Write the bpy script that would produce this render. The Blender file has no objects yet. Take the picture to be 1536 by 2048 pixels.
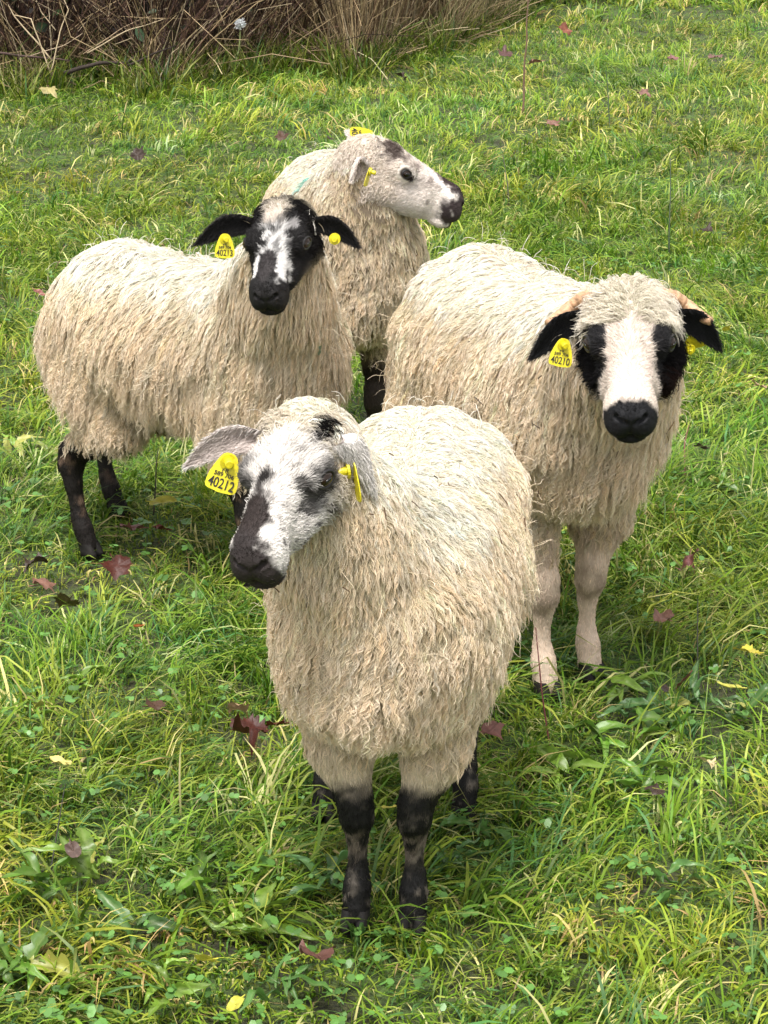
import bpy, math, numpy as np
from mathutils import Matrix, Vector

# ------------------------------------------------------------------ camera, light, exposure
scene = bpy.context.scene
col = scene.collection
PITCH, FOC, CAMH = math.radians(19.0), 4550.0, 1.6
cam_data = bpy.data.cameras.new('camera')
cam = bpy.data.objects.new('camera', cam_data); col.objects.link(cam)
cam.location = (0, 0, CAMH)
cam.rotation_euler = (math.pi / 2 - PITCH, 0, 0)
cam_data.sensor_fit = 'VERTICAL'; cam_data.sensor_height = 24.0
cam_data.lens = FOC / 2048 * 24.0
cam_data.clip_start = 0.05; cam_data.clip_end = 400
scene.camera = cam

SUN_EL, SUN_AZ = math.radians(70), math.radians(198)      # azimuth: where the light comes from (0 = +Y, clockwise)
world = bpy.data.worlds.new('World'); scene.world = world; world.use_nodes = True
wn, wl = world.node_tree.nodes, world.node_tree.links
sky = wn.new('ShaderNodeTexSky'); sky.sky_type = 'NISHITA'; sky.sun_disc = False
sky.sun_elevation = SUN_EL; sky.sun_rotation = SUN_AZ; sky.air_density = 1.0; sky.dust_density = 4.0; sky.ozone_density = 1.0
hsv = wn.new('ShaderNodeHueSaturation'); hsv.inputs['Saturation'].default_value = 0.10   # thin overcast
bg = wn['Background']; bg.inputs['Strength'].default_value = 0.115
wl.new(sky.outputs[0], hsv.inputs['Color']); wl.new(hsv.outputs[0], bg.inputs['Color'])
sun_data = bpy.data.lights.new('sun', 'SUN'); sun_data.energy = 1.5; sun_data.angle = math.radians(14)
sun_data.color = (1.0, 0.96, 0.9)
sun = bpy.data.objects.new('sun', sun_data); col.objects.link(sun)
sd = Vector((math.sin(SUN_AZ) * math.cos(SUN_EL), math.cos(SUN_AZ) * math.cos(SUN_EL), math.sin(SUN_EL)))
sun.rotation_euler = sd.to_track_quat('Z', 'Y').to_euler()
scene.view_settings.view_transform = 'Standard'; scene.view_settings.look = 'None'
scene.view_settings.exposure = 1.50; scene.view_settings.gamma = 1.0
scene.cycles.max_bounces = 6; scene.cycles.diffuse_bounces = 3; scene.cycles.transmission_bounces = 3
scene.cycles.use_denoising = True
scene.cycles_curves.shape = 'RIBBONS'; scene.cycles_curves.subdivisions = 2

# ------------------------------------------------------------------ helpers
rng = np.random.default_rng(7)

def ray(u, v):
    x = (u - 768) / FOC; y = -(v - 1024) / FOC
    return np.array([x, math.cos(PITCH) + y * math.sin(PITCH), -math.sin(PITCH) + y * math.cos(PITCH)])
def at(u, v, Y):
    r = ray(u, v); return np.array([0, 0, CAMH]) + r * (Y / r[1])
def ground(u, v, z=0.0):
    r = ray(u, v); return np.array([0, 0, CAMH]) + r * ((CAMH - z) / -r[2])

def unit(v):
    v = np.asarray(v, float)
    return v / np.maximum(np.linalg.norm(v, axis=-1, keepdims=True), 1e-9)

def sstep(a, b, x):
    t = np.clip((x - a) / (b - a), 0, 1); return t * t * (3 - 2 * t)

_ncache = {}
def noise(P, scale, seed=0):
    """cheap smooth noise in -1..1: lattice value noise"""
    P = np.asarray(P, float) / scale
    if seed not in _ncache: _ncache[seed] = np.random.default_rng(100 + seed).uniform(-1, 1, 32768)
    T = _ncache[seed]
    i = np.floor(P).astype(np.int64); f = P - i; f = f * f * (3 - 2 * f)
    def h(a, b, c): return T[((i[:, 0] + a) * 1619 + (i[:, 1] + b) * 31337 + (i[:, 2] + c) * 6971) % 32768]
    r = 0
    for a in (0, 1):
        for b in (0, 1):
            for c in (0, 1):
                w = (f[:, 0] if a else 1 - f[:, 0]) * (f[:, 1] if b else 1 - f[:, 1]) * (f[:, 2] if c else 1 - f[:, 2])
                r = r + w * h(a, b, c)
    return r
def fbm(P, scale, seed=0):
    return (noise(P, scale, seed) + .5 * noise(P, scale / 2, seed + 1) + .25 * noise(P, scale / 4, seed + 2)) / 1.5

def mesh_np(name, V, F, colors=None, smooth=True, mats=(), mat_idx=None):
    """F: (N,3) or (N,4) array, or list of such arrays"""
    Fs = [np.asarray(f, np.int32) for f in (F if isinstance(F, list) else [F]) if len(f)]
    me = bpy.data.meshes.new(name)
    V = np.asarray(V, np.float32)
    me.vertices.add(len(V)); me.vertices.foreach_set('co', V.ravel())
    loops = np.concatenate([f.ravel() for f in Fs]); tot = np.concatenate([np.full(len(f), f.shape[1], np.int32) for f in Fs])
    me.loops.add(len(loops)); me.loops.foreach_set('vertex_index', loops)
    me.polygons.add(len(tot)); me.polygons.foreach_set('loop_start', np.concatenate([[0], np.cumsum(tot)[:-1]]).astype(np.int32))
    me.update(calc_edges=True)
    me.polygons.foreach_set('use_smooth', np.full(len(tot), smooth))
    if colors is not None:
        c = np.ones((len(V), 4), np.float32); c[:, :3] = colors
        a = me.attributes.new('Col', 'FLOAT_COLOR', 'POINT'); a.data.foreach_set('color', c.ravel())
    for m in mats: me.materials.append(m)
    if mat_idx is not None: me.polygons.foreach_set('material_index', np.asarray(mat_idx, np.int32))
    return me

def link(name, data, parent=None, loc=None, label=None, cat=None, group=None, kind=None):
    o = bpy.data.objects.new(name, data); col.objects.link(o)
    if parent is not None: o.parent = parent
    if loc is not None: o.location = loc
    tag(o, label, cat, group, kind); return o
def tag(o, label=None, cat=None, group=None, kind=None):
    for k, v in (('label', label), ('category', cat), ('group', group), ('kind', kind)):
        if v: o[k] = v
    return o

def curves_np(name, pts, rad, colors, mat):
    """pts (N,K,3), rad (N,K), colors (N,3)"""
    N, K = pts.shape[:2]
    cu = bpy.data.hair_curves.new(name)
    cu.add_curves([K] * N)
    cu.attributes['position'].data.foreach_set('vector', pts.astype(np.float32).ravel())
    r = cu.attributes.get('radius') or cu.attributes.new('radius', 'FLOAT', 'POINT')
    r.data.foreach_set('value', rad.astype(np.float32).ravel())
    c = np.ones((N, 4), np.float32); c[:, :3] = colors
    a = cu.attributes.new('Col', 'FLOAT_COLOR', 'CURVE'); a.data.foreach_set('color', c.ravel())
    cu.materials.append(mat)
    return cu

# ------------------------------------------------------------------ materials
def new_mat(name):
    m = bpy.data.materials.new(name); m.use_nodes = True
    nt = m.node_tree; b = nt.nodes['Principled BSDF']; return m, nt, b

def attr_mat(name, rough=.6, spec=.5, transl=0.0, noise_scale=0, noise_amt=0, bump=0, coat=0, root=1.0, subs=None):
    """colour from the 'Col' attribute with fine procedural variation"""
    m, nt, b = new_mat(name); n, l = nt.nodes, nt.links
    a = n.new('ShaderNodeAttribute'); a.attribute_name = 'Col'
    out = a.outputs['Color']
    if noise_amt:
        tc = n.new('ShaderNodeTexCoord'); tx = n.new('ShaderNodeTexNoise'); tx.inputs['Scale'].default_value = noise_scale; tx.inputs['Detail'].default_value = 4
        l.new(tc.outputs['Object'], tx.inputs['Vector'])
        mr = n.new('ShaderNodeMapRange'); mr.inputs['To Min'].default_value = 1 - noise_amt; mr.inputs['To Max'].default_value = 1 + noise_amt
        l.new(tx.outputs['Fac'], mr.inputs['Value'])
        mx = n.new('ShaderNodeMix'); mx.data_type = 'RGBA'; mx.blend_type = 'MULTIPLY'; mx.inputs['Factor'].default_value = 1
        l.new(out, mx.inputs['A']); l.new(mr.outputs[0], mx.inputs['B']); out = mx.outputs['Result']
        if bump:
            bp = n.new('ShaderNodeBump'); bp.inputs['Strength'].default_value = bump; bp.inputs['Distance'].default_value = .003
            l.new(tx.outputs['Fac'], bp.inputs['Height']); l.new(bp.outputs[0], b.inputs['Normal'])
    if root != 1.0:   # yolk-stained staple base, darkened further as painted shade between locks; cleaner tip
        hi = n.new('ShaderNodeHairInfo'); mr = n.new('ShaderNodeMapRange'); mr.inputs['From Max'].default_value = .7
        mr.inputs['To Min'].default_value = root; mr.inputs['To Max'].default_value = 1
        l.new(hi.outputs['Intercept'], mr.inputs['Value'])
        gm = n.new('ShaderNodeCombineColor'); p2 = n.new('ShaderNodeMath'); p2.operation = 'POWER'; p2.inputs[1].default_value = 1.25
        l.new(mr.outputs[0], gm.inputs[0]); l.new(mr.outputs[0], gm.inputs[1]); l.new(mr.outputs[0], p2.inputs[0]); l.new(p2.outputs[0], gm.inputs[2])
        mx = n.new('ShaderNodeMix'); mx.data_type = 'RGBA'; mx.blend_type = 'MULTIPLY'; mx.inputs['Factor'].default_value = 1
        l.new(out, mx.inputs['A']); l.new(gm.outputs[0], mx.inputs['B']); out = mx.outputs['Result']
    l.new(out, b.inputs['Base Color'])
    b.inputs['Roughness'].default_value = rough; b.inputs['Specular IOR Level'].default_value = spec
    if coat: b.inputs['Coat Weight'].default_value = coat; b.inputs['Coat Roughness'].default_value = .25
    if transl:
        t = n.new('ShaderNodeBsdfTranslucent'); l.new(out, t.inputs['Color'])
        ms = n.new('ShaderNodeMixShader'); ms.inputs[0].default_value = transl
        l.new(b.outputs[0], ms.inputs[1]); l.new(t.outputs[0], ms.inputs[2]); l.new(ms.outputs[0], n['Material Output'].inputs['Surface'])
    return m

def plain_mat(name, c, rough=.5, spec=.5, nscale=0, namt=0.15, bump=0, coat=0):
    m, nt, b = new_mat(name); n, l = nt.nodes, nt.links
    b.inputs['Base Color'].default_value = (*c, 1); b.inputs['Roughness'].default_value = rough; b.inputs['Specular IOR Level'].default_value = spec
    if nscale:
        tc = n.new('ShaderNodeTexCoord'); tx = n.new('ShaderNodeTexNoise'); tx.inputs['Scale'].default_value = nscale; tx.inputs['Detail'].default_value = 5
        l.new(tc.outputs['Object'], tx.inputs['Vector'])
        r = n.new('ShaderNodeValToRGB'); r.color_ramp.elements[0].position = .3; r.color_ramp.elements[1].position = .7
        r.color_ramp.elements[0].color = (*[x * (1 - namt) for x in c], 1); r.color_ramp.elements[1].color = (*[min(1, x * (1 + namt)) for x in c], 1)
        l.new(tx.outputs['Fac'], r.inputs['Fac']); l.new(r.outputs[0], b.inputs['Base Color'])
        if bump:
            bp = n.new('ShaderNodeBump'); bp.inputs['Strength'].default_value = bump; bp.inputs['Distance'].default_value = .004
            l.new(tx.outputs['Fac'], bp.inputs['Height']); l.new(bp.outputs[0], b.inputs['Normal'])
    if coat: b.inputs['Coat Weight'].default_value = coat
    return m

M_SKIN = attr_mat('skin_and_short_coat', .7, .25, noise_scale=120, noise_amt=.25, bump=.6)
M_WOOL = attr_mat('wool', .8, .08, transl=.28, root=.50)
M_FUR = attr_mat('short_fur', .55, .2, transl=.08)
M_GRASS = attr_mat('grass_blades', .48, .28, transl=.34)
M_LEAF = attr_mat('green_leaf', .4, .5, transl=.25, noise_scale=60, noise_amt=.2, bump=.3)
M_DEADLEAF = attr_mat('dead_leaf', .5, .3, transl=.1, noise_scale=90, noise_amt=.45, bump=.7)
M_DRY = attr_mat('dry_stems', .6, .3, transl=.1)
M_TWIG = attr_mat('twig_bark', .8, .25, noise_scale=200, noise_amt=.3, bump=.5)
M_EYE = plain_mat('eye_brown', (.016, .008, .004), .05, .35)
M_PUPIL = plain_mat('pupil_black', (.004, .004, .004), .05, .6)
M_LID = plain_mat('eyelid_skin', (.012, .01, .01), .45)
M_TAG = plain_mat('tag_plastic', (.62, .53, .015), .42, .45, nscale=160, namt=.28, bump=.15)
M_INK = plain_mat('tag_ink', (.015, .012, .01), .6)
M_HOOF = plain_mat('hoof_horn', (.014, .012, .011), .7, .25, nscale=60, namt=.4, bump=.4)
M_HORN = plain_mat('young_horn', (.42, .25, .14), .55, nscale=110, namt=.35, bump=.8)

# ------------------------------------------------------------------ implicit surfaces
def sd_caps(P, a, b, ra, rb):
    a = np.asarray(a, np.float32); b = np.asarray(b, np.float32); ba = b - a
    h = np.clip((P - a) @ ba / (ba @ ba), 0, 1)
    return np.linalg.norm(P - a - h[:, None] * ba, axis=1) - (ra + (rb - ra) * h)
def sd_ell(P, c, r):
    r = np.asarray(r, np.float32); q = P - np.asarray(c, np.float32)
    k0 = np.linalg.norm(q / r, axis=1); k1 = np.linalg.norm(q / r ** 2, axis=1)
    return k0 * (k0 - 1) / np.maximum(k1, 1e-6)
def smin(a, b, k):
    h = np.clip(.5 + .5 * (b - a) / k, 0, 1); return b + (a - b) * h - k * h * (1 - h)

def surface_nets(fn, lo, hi, h):
    lo = np.asarray(lo, float); n = np.ceil((np.asarray(hi) - lo) / h).astype(int) + 1
    ax = [lo[i] + h * np.arange(n[i]) for i in range(3)]
    G = np.stack(np.meshgrid(*ax, indexing='ij'), -1).reshape(-1, 3).astype(np.float32)
    D = np.concatenate([fn(G[i:i + 400000]) for i in range(0, len(G), 400000)]).reshape(n)
    S = D < 0
    c = [S[a:n[0] - 1 + a, b:n[1] - 1 + b, d:n[2] - 1 + d] for a in (0, 1) for b in (0, 1) for d in (0, 1)]
    cnt = sum(x.astype(np.int8) for x in c); act = (cnt > 0) & (cnt < 8)
    ijk = np.argwhere(act); idx = -np.ones(act.shape, np.int64); idx[act] = np.arange(len(ijk))
    acc = np.zeros((len(ijk), 3)); w = np.zeros(len(ijk))
    cor = np.array([(a, b, d) for a in (0, 1) for b in (0, 1) for d in (0, 1)])
    vals = np.stack([D[tuple((ijk + q).T)] for q in cor], 1)
    for i in range(8):
        for j in range(i + 1, 8):
            if np.abs(cor[i] - cor[j]).sum() == 1:
                m = (vals[:, i] < 0) != (vals[:, j] < 0)
                t = np.where(m, vals[:, i] / np.where(m, vals[:, i] - vals[:, j], 1), 0)
                acc += np.where(m[:, None], cor[i] + t[:, None] * (cor[j] - cor[i]), 0); w += m
    V = lo + h * (ijk + acc / w[:, None])
    Q = []
    for axis in range(3):
        sl0 = [slice(1, -1)] * 3; sl0[axis] = slice(0, n[axis] - 1); sl1 = list(sl0); sl1[axis] = slice(1, n[axis])
        A, B = S[tuple(sl0)], S[tuple(sl1)]
        e = np.argwhere(A != B); off = np.array([1, 1, 1]); off[axis] = 0; e = e + off
        b1, b2 = [(1, 2), (2, 0), (0, 1)][axis]
        d1 = np.zeros(3, int); d1[b1] = 1; d2 = np.zeros(3, int); d2[b2] = 1
        q = np.stack([idx[tuple((e - d1 - d2).T)], idx[tuple((e - d2).T)], idx[tuple(e.T)], idx[tuple((e - d1).T)]], 1)
        flip = ~S[tuple(e.T)]
        q[flip] = q[flip][:, ::-1]; Q.append(q)
    return V, np.concatenate(Q)

def vnormals(V, Q):
    N = np.zeros_like(V)
    fn = np.cross(V[Q[:, 2]] - V[Q[:, 0]], V[Q[:, 3]] - V[Q[:, 1]])
    for k in range(4): np.add.at(N, Q[:, k], fn)
    return unit(N)

def sample(V, Q, weight, n, r):
    """random points on quads; weight per vertex. returns points, normals, weight"""
    N = vnormals(V, Q)
    ar = .5 * np.linalg.norm(np.cross(V[Q[:, 2]] - V[Q[:, 0]], V[Q[:, 3]] - V[Q[:, 1]]), axis=1)
    p = ar * weight[Q].mean(1); p = p / p.sum()
    f = r.choice(len(Q), n, p=p); u, v = r.random((2, n, 1))
    def mix(X): return ((X[Q[f, 0]] * (1 - u) + X[Q[f, 1]] * u) * (1 - v) + (X[Q[f, 3]] * (1 - u) + X[Q[f, 2]] * u) * v)
    return mix(V), unit(mix(N)), f

def grow(P, N, flow, length, K, radius, r, lift=.5, grav=.6, wave=0.0, wavelen=.02, cluster=1, spread=.003, taper=.35, curl=0.0, jitter=.12):
    """strands from roots P: bend from the normal into the flow and then down; strands of a cluster share a lock"""
    n = len(P); up = np.array([0, 0, 1.0])
    ph = r.uniform(0, 6.283, (n, 1)); wl = wavelen * r.uniform(.75, 1.35, (n, 1)); amp = wave * r.uniform(.5, 1.5, (n, 1))
    fl = unit(flow + r.normal(0, jitter, (n, 3)))
    t1 = unit(np.cross(fl, N + r.normal(0, .3, (n, 3)))); 
    path = [P.copy()]; d0 = unit(N * lift + fl)
    step = length[:, None] / (K - 1); s = 0
    for k in range(1, K):
        s = k / (K - 1)
        d = unit(N * lift * max(0, 1 - 1.35 * s) + fl * (1 - .4 * s) - up * grav * s)
        path.append(path[-1] + d * step)
    path = np.stack(path, 1)                                    # (n,K,3)
    sv = np.linspace(0, 1, K)[None, :, None]
    L = length[:, None, None]
    env = np.minimum(1, sv * 2.2)
    ang = 6.283 * sv * L / wl[:, None] + ph[:, None]
    path = path + env * amp[:, None] * (np.sin(ang) * t1[:, None] + (.55 + curl) * np.cos(ang * .93 + 1) * N[:, None] * (1 if curl else .6))
    if cluster > 1:
        off = r.normal(0, spread, (n, cluster, 3)); off -= (off * N[:, None]).sum(-1, keepdims=True) * N[:, None] * .8
        conv = (1 - .88 * np.minimum(1, sv * 1.3)) 
        w2 = r.normal(0, 1, (n, cluster, 1, 3)) * .0008 * sv[:, None] ** 1.5 * (L[:, None] / .04)
        sc = r.uniform(.7, 1.08, (n, cluster, 1, 1))
        base = path[:, None] * 1.0
        base = P[:, None, None] + (base - P[:, None, None]) * sc
        path = (base + off[:, :, None] * conv[:, None] + w2).reshape(-1, K, 3)
    m = len(path)
    tp = np.linspace(0, 1, K)[None]
    rad = radius * r.uniform(.55, 1.35, (m, 1)) * (1 - (1 - taper) * tp ** 1.6)
    return path, rad

# ------------------------------------------------------------------ sheep
def blob(P, c, r, soft=.22, rag=.35, seed=3, sc=.018):
    d = np.linalg.norm((P - np.array(c)) / np.array(r), axis=1) + rag * fbm(P, sc, seed)
    return sstep(1 + soft, 1 - soft, d)[:, None]
def paint(C, m, c): return C * (1 - m) + np.array(c) * m

def rot(yaw, pitch, roll):
    cy, sy = math.cos(yaw), math.sin(yaw); cp, sp = math.cos(pitch), math.sin(pitch); cr, sr = math.cos(roll), math.sin(roll)
    return np.array([[cy, -sy, 0], [sy, cy, 0], [0, 0, 1]]) @ np.array([[cp, 0, sp], [0, 1, 0], [-sp, 0, cp]]) @ np.array([[1, 0, 0], [0, cr, -sr], [0, sr, cr]])

EYE = (.076, .0505, -.034)
def head_sdf(P, wide=1.0):
    P = P / np.array([1, wide, 1], np.float32)
    Pa = P.copy(); Pa[:, 1] = np.abs(Pa[:, 1])
    d = sd_ell(P, (-.005, 0, -.045), (.075, .054, .058))
    d = smin(d, sd_caps(P, (.05, 0, -.034), (.20, 0, -.062), .037, .027), .03)      # forehead and nasal bridge
    d = smin(d, sd_caps(P, (-.01, 0, -.085), (.19, 0, -.098), .036, .017), .03)     # lower jaw
    d = smin(d, sd_caps(Pa, (.01, .028, -.082), (.13, .016, -.082), .034, .022), .022)  # cheek
    d = smin(d, sd_ell(Pa, (.070, .040, -.030), (.030, .018, .020)), .018)          # orbit
    d = smin(d, sd_ell(P, (.203, 0, -.074), (.036, .033, .030)), .02)               # muzzle
    d = smin(d, sd_ell(Pa, (.212, .015, -.088), (.026, .0175, .020)), .010)         # upper lip halves
    d = smin(d, sd_ell(P, (.198, 0, -.112), (.028, .024, .012)), .006)              # lower lip and chin
    d = smin(d, sd_ell(Pa, (.229, .013, -.066), (.0095, .008, .008)), .008)         # rims of the nostrils
    nost = sd_caps(Pa, (.239, .0045, -.0755), (.232, .0175, -.0655), .0022, .0048)
    d = -smin(-d, nost, .004)
    phil = sd_caps(P, (.240, 0, -.077), (.236, 0, -.098), .0016, .0016); d = -smin(-d, phil, .003)
    mouth = sd_caps(Pa, (.234, 0, -.099), (.180, .030, -.094), .0022, .0016); d = -smin(-d, mouth, .003)
    eye = sd_ell(Pa, (EYE[0], EYE[1] + .008, EYE[2]), (.014, .014, .011)); d = -smin(-d, eye, .005)
    return d

def body_sdf(feet, nb, hb, hmid, fat, L, hbr=.056):
    """sheep frame; feet: four (x,y) FL FR HL HR; nb neck base, hb head base"""
    def f(P):
        d = sd_caps(P, (-.17 * L, 0, .485), (.16 * L, 0, .482), .146, .140)
        d = smin(d, sd_ell(P, (0, 0, .460), (.22 * L, .155 * fat, .125)), .05)
        d = smin(d, sd_ell(P, (-.21 * L, 0, .475), (.135, .140 * fat, .150)), .06)
        d = smin(d, sd_ell(P, (.18 * L, 0, .462), (.14, .130 * fat, .155)), .06)
        d = smin(d, sd_ell(P, (.23 * L, 0, .405), (.085, .082 * fat, .085)), .06)
        d = smin(d, sd_caps(P, nb, hmid, .115, .085), .08)
        d = smin(d, sd_caps(P, hmid, hb, .085, hbr), .05)
        d = smin(d, sd_caps(P, (-.325 * L, 0, .55), (-.36 * L, 0, .40), .022, .018), .03)
        for i, (x, y) in enumerate(feet):
            s = 1 if i % 2 == 0 else -1
            if i < 2:
                bx = .185 * L
                J = [((bx - .01, s * .075, .36), .062), ((bx * .5 + x * .5 - .012, s * .05 + y * .4, .265), .039), ((x * .85 + bx * .15 + .002, y * .92 + s * .006, .192), .0235),
                     ((x * .9 + bx * .1 + .002, y, .165), .0220), ((x - .006, y, .135), .0140), ((x - .006, y, .078), .0130), ((x, y, .056), .0178), ((x + .008, y, .028), .0165), ((x + .012, y, .012), .017)]
            else:
                bx = -.22 * L
                J = [((bx + .03, s * .072, .385), .085), ((bx + .06, s * .05 + y * .35, .29), .055), ((x - .030, y * .9, .215), .027), ((x - .033, y * .95, .188), .025),
                     ((x - .024, y, .15), .0165), ((x - .012, y, .08), .015), ((x - .002, y, .056), .0178), ((x + .008, y, .028), .0165), ((x + .012, y, .012), .017)]
            for (a, ra), (b, rb) in zip(J[:-1], J[1:]):
                d = smin(d, sd_caps(P, a, b, ra, rb), .035 if a[2] > .26 else .012)
        return d
    return f

def ear_mesh(root, tip, opening, width, up, n=18, m=13, bulge=.014, cup=.014, th=.0022):
    root, tip = np.array(root), np.array(tip); L = tip - root; ln = np.linalg.norm(L); ld = L / ln
    N = unit(np.array(opening) - np.dot(opening, ld) * ld); W = np.cross(ld, N)
    V = []; 
    for side in (1, -1):
        for i in range(n):
            u = i / (n - 1)
            w = width * (.30 + .70 * math.sin(math.pi * min(1, u * 1.05 + .12)) ** .8 if u < .45 else (max(0, 1 - (max(0, u - .36) / .64) ** 1.7)) ** .85)
            c = root + L * u + np.array(up) * bulge * math.sin(math.pi * u)
            for j in range(m):
                v = -1 + 2 * j / (m - 1)
                cu = cup * (1 - .65 * u)
                V.append(c + W * w * v * (1 - .18 * (1 - u)) + N * cu * (abs(v) ** 1.8 - .6) + N * side * th * (1 - v * v * .96))
    V = np.array(V); F = []
    o = n * m
    for i in range(n - 1):
        for j in range(m - 1):
            a = i * m + j; F.append((a, a + 1, a + m + 1, a + m)); F.append((o + a, o + a + m, o + a + m + 1, o + a + 1))
    for i in range(n - 1):
        a = i * m; F.append((a, a + m, o + a + m, o + a)); a = i * m + m - 1; F.append((a, o + a, o + a + m, a + m))
    inner = np.zeros(len(V), bool); inner[:o] = True
    F = np.array(F)
    # orient outwards: front sheet must face N
    q = F[0]; nn = np.cross(V[q[2]] - V[q[0]], V[q[3]] - V[q[1]])
    if np.dot(nn, N) < 0: F = F[:, ::-1]
    return V, F, inner

def torus_arc(c, rx, rz, r, nrm, upv, n=20, m=8):
    nrm = unit(nrm); z = unit(np.array(upv) - np.dot(upv, nrm) * nrm); x = np.cross(z, nrm)
    V = []; F = []
    for i in range(n):
        a = 2 * math.pi * i / n; p = np.array(c) + x * rx * math.cos(a) + z * rz * math.sin(a); rd = unit(p - np.array(c))
        for j in range(m):
            b = 2 * math.pi * j / m; V.append(p + r * (rd * math.cos(b) + nrm * math.sin(b)))
    for i in range(n):
        for j in range(m):
            F.append((i * m + j, ((i + 1) % n) * m + j, ((i + 1) % n) * m + (j + 1) % m, i * m + (j + 1) % m))
    return np.array(V), np.array(F)

def uv_ball(c, r, n=20, m=12, R=np.eye(3)):
    V = []; F = []
    for i in range(m + 1):
        t = math.pi * i / m
        for j in range(n):
            p = 2 * math.pi * j / n; V.append((math.sin(t) * math.cos(p) * r[0], math.sin(t) * math.sin(p) * r[1], math.cos(t) * r[2]))
    for i in range(m):
        for j in range(n): F.append((i * n + j, (i + 1) * n + j, (i + 1) * n + (j + 1) % n, i * n + (j + 1) % n))
    return np.array(V) @ R.T + np.array(c), np.array(F)

def tube(path, rad, m=8, cap=True):
    path = np.array(path, float); n = len(path); rad = np.broadcast_to(rad, n)
    T = unit(np.gradient(path, axis=0)); ref = np.array([0, 0, 1.0]) if abs(T[0][2]) < .9 else np.array([1.0, 0, 0])
    A = unit(np.cross(T, ref)); B = np.cross(T, A); V = []; F = []
    for i in range(n):
        for j in range(m):
            a = 2 * math.pi * j / m; V.append(path[i] + rad[i] * (A[i] * math.cos(a) + B[i] * math.sin(a)))
    for i in range(n - 1):
        for j in range(m): F.append((i * m + j, i * m + (j + 1) % m, (i + 1) * m + (j + 1) % m, (i + 1) * m + j))
    if cap:
        V.append(path[0]); V.append(path[-1])
        for j in range(m): F.append((n * m, (j + 1) % m, j, j)); F.append((n * m + 1, (n - 1) * m + j, (n - 1) * m + (j + 1) % m, (n - 1) * m + (j + 1) % m))
    V = np.array(V); Fq = [f for f in F if len(set(f)) == 4]; Ft = [f[:3] for f in F if len(set(f)) == 3]
    return V, [np.array(Fq), np.array(Ft)] if Ft else [np.array(Fq)]

def text_mesh(s, size, width=None):
    cu = bpy.data.curves.new('lettering', 'FONT'); cu.body = s; cu.size = size; cu.align_x = 'CENTER'; cu.align_y = 'CENTER'; cu.extrude = .00025; cu.offset = size * .012
    o = bpy.data.objects.new('lettering', cu); col.objects.link(o)
    dg = bpy.context.evaluated_depsgraph_get(); me = bpy.data.meshes.new_from_object(o.evaluated_get(dg)); bpy.data.objects.remove(o)
    co = np.zeros(len(me.vertices) * 3); me.vertices.foreach_get('co', co); co = co.reshape(-1, 3)
    if width: co[:, 0] *= width / max(1e-6, co[:, 0].max() - co[:, 0].min())
    me.vertices.foreach_set('co', co.ravel()); me.materials.append(M_INK); return me

def ear_tag(root, pos, nrm, upv, number, size=1.0, plate_off=0.0, btn_pos=None, btn_dir=None, text=True, plate=True):
    """plate with its top by the button; pos world; nrm = facing; all in world coordinates of the sheep root"""
    e = bpy.data.objects.new('ear_tag', None); col.objects.link(e); e.parent = root; e.empty_display_size = .02
    n = unit(nrm); u = unit(np.array(upv) - np.dot(upv, n) * n); x = np.cross(u, n)
    M = Matrix(((x[0], u[0], n[0], pos[0]), (x[1], u[1], n[1], pos[1]), (x[2], u[2], n[2], pos[2]), (0, 0, 0, 1)))
    e.matrix_local = root.matrix_world.inverted() @ M @ Matrix.Scale(size, 4)
    # outline: neck at top (y=.014), shoulders, wide rounded foot
    half = [(.0, .0155), (.005, .0150), (.0095, .0118), (.0125, .006), (.0165, -.004), (.0195, -.014), (.0208, -.024), (.0206, -.030), (.0185, -.0335), (.0145, -.0348), (.0, -.0362)]
    pts = half + [(-a, b) for a, b in half[-2:0:-1]]
    k = len(pts); V = [(a, b, z) for z in (.0007, -.0007) for a, b in pts] + [(0, -.012, .0007), (0, -.012, -.0007)]
    V = [(a, b, z - 3 * a * a) for a, b, z in V]
    F3 = [(2 * k, (i + 1) % k, i) for i in range(k)] + [(2 * k + 1, k + i, k + (i + 1) % k) for i in range(k)]
    F4 = [(i, (i + 1) % k, k + (i + 1) % k, k + i) for i in range(k)]
    if plate: link('plate', mesh_np('plate', V, [np.array(F3), np.array(F4)], smooth=False, mats=(M_TAG,)), e)
    bd = np.array((0, 0, 1.0)) if btn_dir is None else np.array(btn_dir, float)
    bp = np.array((0, .004, 0.0)) if btn_pos is None else np.array(btn_pos, float)
    bd = unit(bd)
    V1, F1 = tube([bp - bd * .002, bp + bd * .0015], [.0105, .0105], 18); V2, F2 = tube([bp, bp + bd * .012, bp + bd * .0135], [.0058, .0055, .0045], 16)
    link('button', mesh_np('button', np.concatenate([V1, V2]), F1 + [f + len(V1) for f in F2], smooth=False, mats=(M_TAG,)), e)
    if text:
        for s, sz, y, w in (('FR', .0075, -.0075, .009), ('589 706', .0075, -.0135, .026), (number, .0185, -.0255, .034)):
            o = link('lettering', text_mesh(s, sz, w), e); o.location = (0, y, .0009)
    return e

WOOLC = np.array((.70, .60, .455))

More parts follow.
